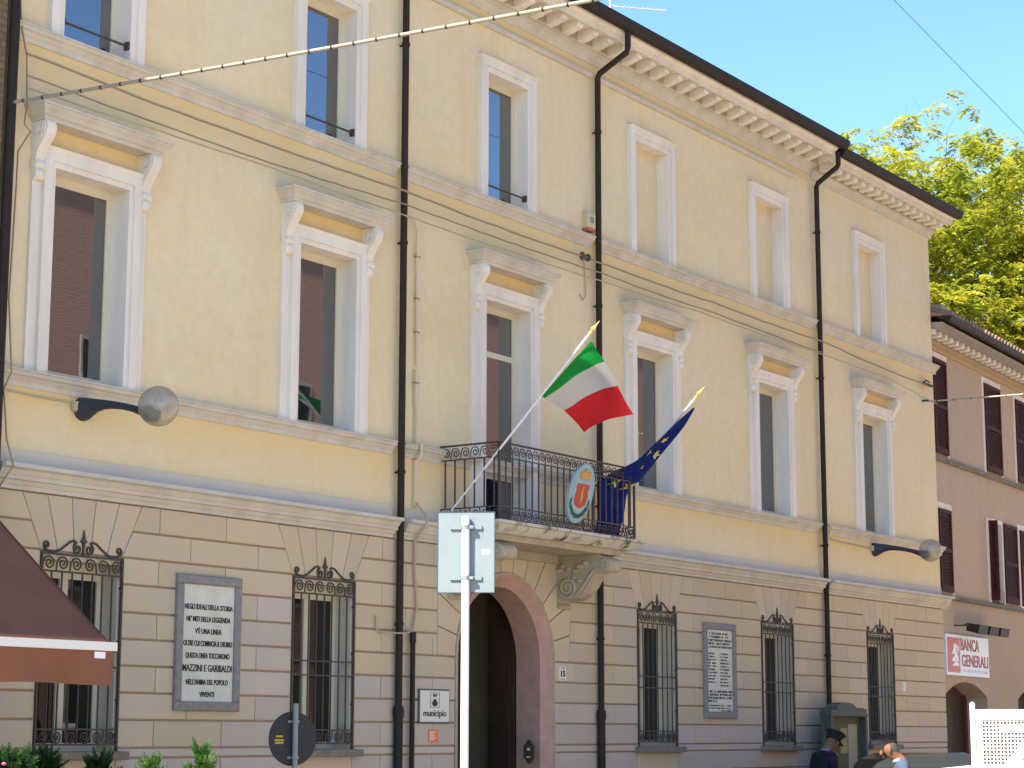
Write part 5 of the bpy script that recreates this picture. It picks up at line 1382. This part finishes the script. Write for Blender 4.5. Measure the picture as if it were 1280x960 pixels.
for k in range(13):
    a = R(20+140*k/12); vis += [tuple(hc+tilt @ Vector((.088*math.cos(a), .112*math.sin(a), .028))), tuple(hc+tilt @ Vector((.10*math.cos(a), .112*math.sin(a)+.065*math.sin(a), .0)))]
c_.add(vis, [(2*k, 2*k+1, 2*k+3, 2*k+2) for k in range(12)] , 0, True)
c_.build('peaked_cap', 'cap_black', T)
T.location = (24.93,-1.84,0); T.rotation_euler.z = R(246)
# man with thinning grey hair
T = thing('person', (0,0,0), 'bare-headed person with receding grey hair and pale blue shirt behind the van', 'person')
J, E = figure(.10, .12)
hd = Vector(J['head1'][0]) + Vector((0,.02,-.03))
def pk2(c):
    if c.z < .09: return 4
    if c.z > 1.475 and abs(c.x) < .12:
        if c.z > 1.55 and c.y < hd.y - .01 and c.z > hd.z - .06: return 2
        return 0
    if c.y > .2 and .90 < c.z < 1.03: return 0
    return 1 if c.z > .93 else 3
body(T, J, E, pk2, ['skin','shirt_blue','hair_grey','trouser','shoe'], hd, Vector((0,.95,-.3)))
cl = MB(); nb_ = Vector(J['neck1'][0]); cl.tube([nb_+Vector((0,-.012,-.055)), nb_+Vector((0,-.004,-.015))], [.078,.064], 18); cl.build('collar', 'collar_blue', T)
T.location = (22.25,-4.20,0); T.scale = (.955,.955,.955); T.rotation_euler.z = R(28)

# ================================================================== conifers in planters by the awning
leaf_mat('leaf_juniper', (0.045, 0.11, 0.022), (0.075, 0.17, 0.035), (0.12, 0.24, 0.05), 6.0)
leaf_mat('leaf_dark', (0.02, 0.06, 0.014), (0.03, 0.08, 0.02), (0.05, 0.11, 0.03), 6.0)  # on the junipers a darker leaf_juniper, the awning's shade put into the colour
mat('terracotta', (0.36, 0.15, 0.08), 0.85, (0.30, 0.13, 0.075), 6); mat('soil', (0.05,0.035,0.025), 0.95); mat('petal', (0.45, 0.10, 0.22), 0.7)
def shrub(loc, H, seed, label, lm, spread=.22, n_f=150, lean=(0,0), flowers=False):
    rn = random.Random(seed); B = Vector(loc); T = thing('potted_shrub', loc, label, 'shrub')
    p_ = MB(); p_.tube([B, B+Vector((0,0,.02)), B+Vector((0,0,.36)), B+Vector((0,0,.37)), B+Vector((0,0,.43))], [.15,.15,.20,.225,.225], 20); p_.build('pot', 'terracotta', T)
    MB().tube([B+Vector((0,0,.425)), B+Vector((0,0,.435))], .20, 16).build('soil', 'soil', T)
    top = B+Vector((lean[0],lean[1],H-.12))
    MB().tube([B+Vector((0,0,.43)), B.lerp(top,.6)+Vector((0,0,.1)), top], [.022,.014,.005], 6).build('stem', 'bark', T)
    vs = []; fs = []
    for q in range(n_f):
        t = .12 + .88*rn.random()**.8; c_ = (B+Vector((0,0,.43))).lerp(top, t); a = rn.uniform(0,2*math.pi)
        ln = spread*(1.25-t*.85)*rn.uniform(.7,1.25) + .05
        d = Vector((math.cos(a)*.75, math.sin(a)*.75, rn.uniform(.35,1.0))).normalized()
        if q < 10: c_ = top-Vector((0,0,.05)); d = Vector((math.cos(a)*.4, math.sin(a)*.4, 1)).normalized(); ln = rn.uniform(.12,.19)
        sd0 = d.cross(Vector((rn.uniform(-1,1),rn.uniform(-1,1),.3))).normalized(); p = c_; n_ = 9
        for i in range(n_):
            p = p + d*ln/n_; d = (d + Vector((0,0,.03))).normalized()
            s_ = ln*.42*(1-.75*i/n_)
            for sg in (-1, 1, 0):
                e = (d*.9 + sd0*sg*.8 + Vector((rn.uniform(-.2,.2),rn.uniform(-.2,.2),rn.uniform(-.2,.2)))).normalized()
                n2 = e.cross(Vector((rn.uniform(-1,1),rn.uniform(-1,1),rn.uniform(-1,1)))).normalized()*s_*.11
                k = len(vs); vs.extend([p-n2, p+e*s_*.55-n2*1.3, p+e*s_, p+e*s_*.55+n2*1.3, p+n2]); fs.append((k,k+1,k+2,k+3,k+4))
    c = MB(); c.v = vs; c.f = fs; c.m = [0]*len(fs); c.smooth = [False]*len(fs)
    o = c.build('foliage', lm, T); o['kind'] = 'stuff'
    if flowers:
        for q in range(6):
            p = top + Vector((rn.uniform(-.15,.2),rn.uniform(-.15,.15),rn.uniform(-.1,.05))); MB().sphere(p, .018, 8, 6, sc=(1,1,.7)).build('flower', 'petal', T)
shrub((11.01,-3.10,0), 1.545, 1, 'bright juniper in a pot, the shorter of two sunlit ones past the awning', 'leaf_juniper')
shrub((11.19,-3.38,0), 1.64, 2, 'bright juniper in a pot, the taller of two sunlit ones past the awning', 'leaf_juniper', lean=(.02,-.03))
shrub((10.92,-2.06,0), 1.60, 3, 'shade-coloured juniper in a pot, rearmost in the shade of the awning', 'leaf_dark', .28)
shrub((11.12,-2.42,0), 1.56, 4, 'shade-coloured juniper in a pot between the awning end and the sunlit junipers', 'leaf_dark', .26)
shrub((9.72,-3.0,0), 1.58, 5, 'dark leafy potted plant with a few pink flowers before the awning', 'leaf_dark', .34, 220, flowers=True)
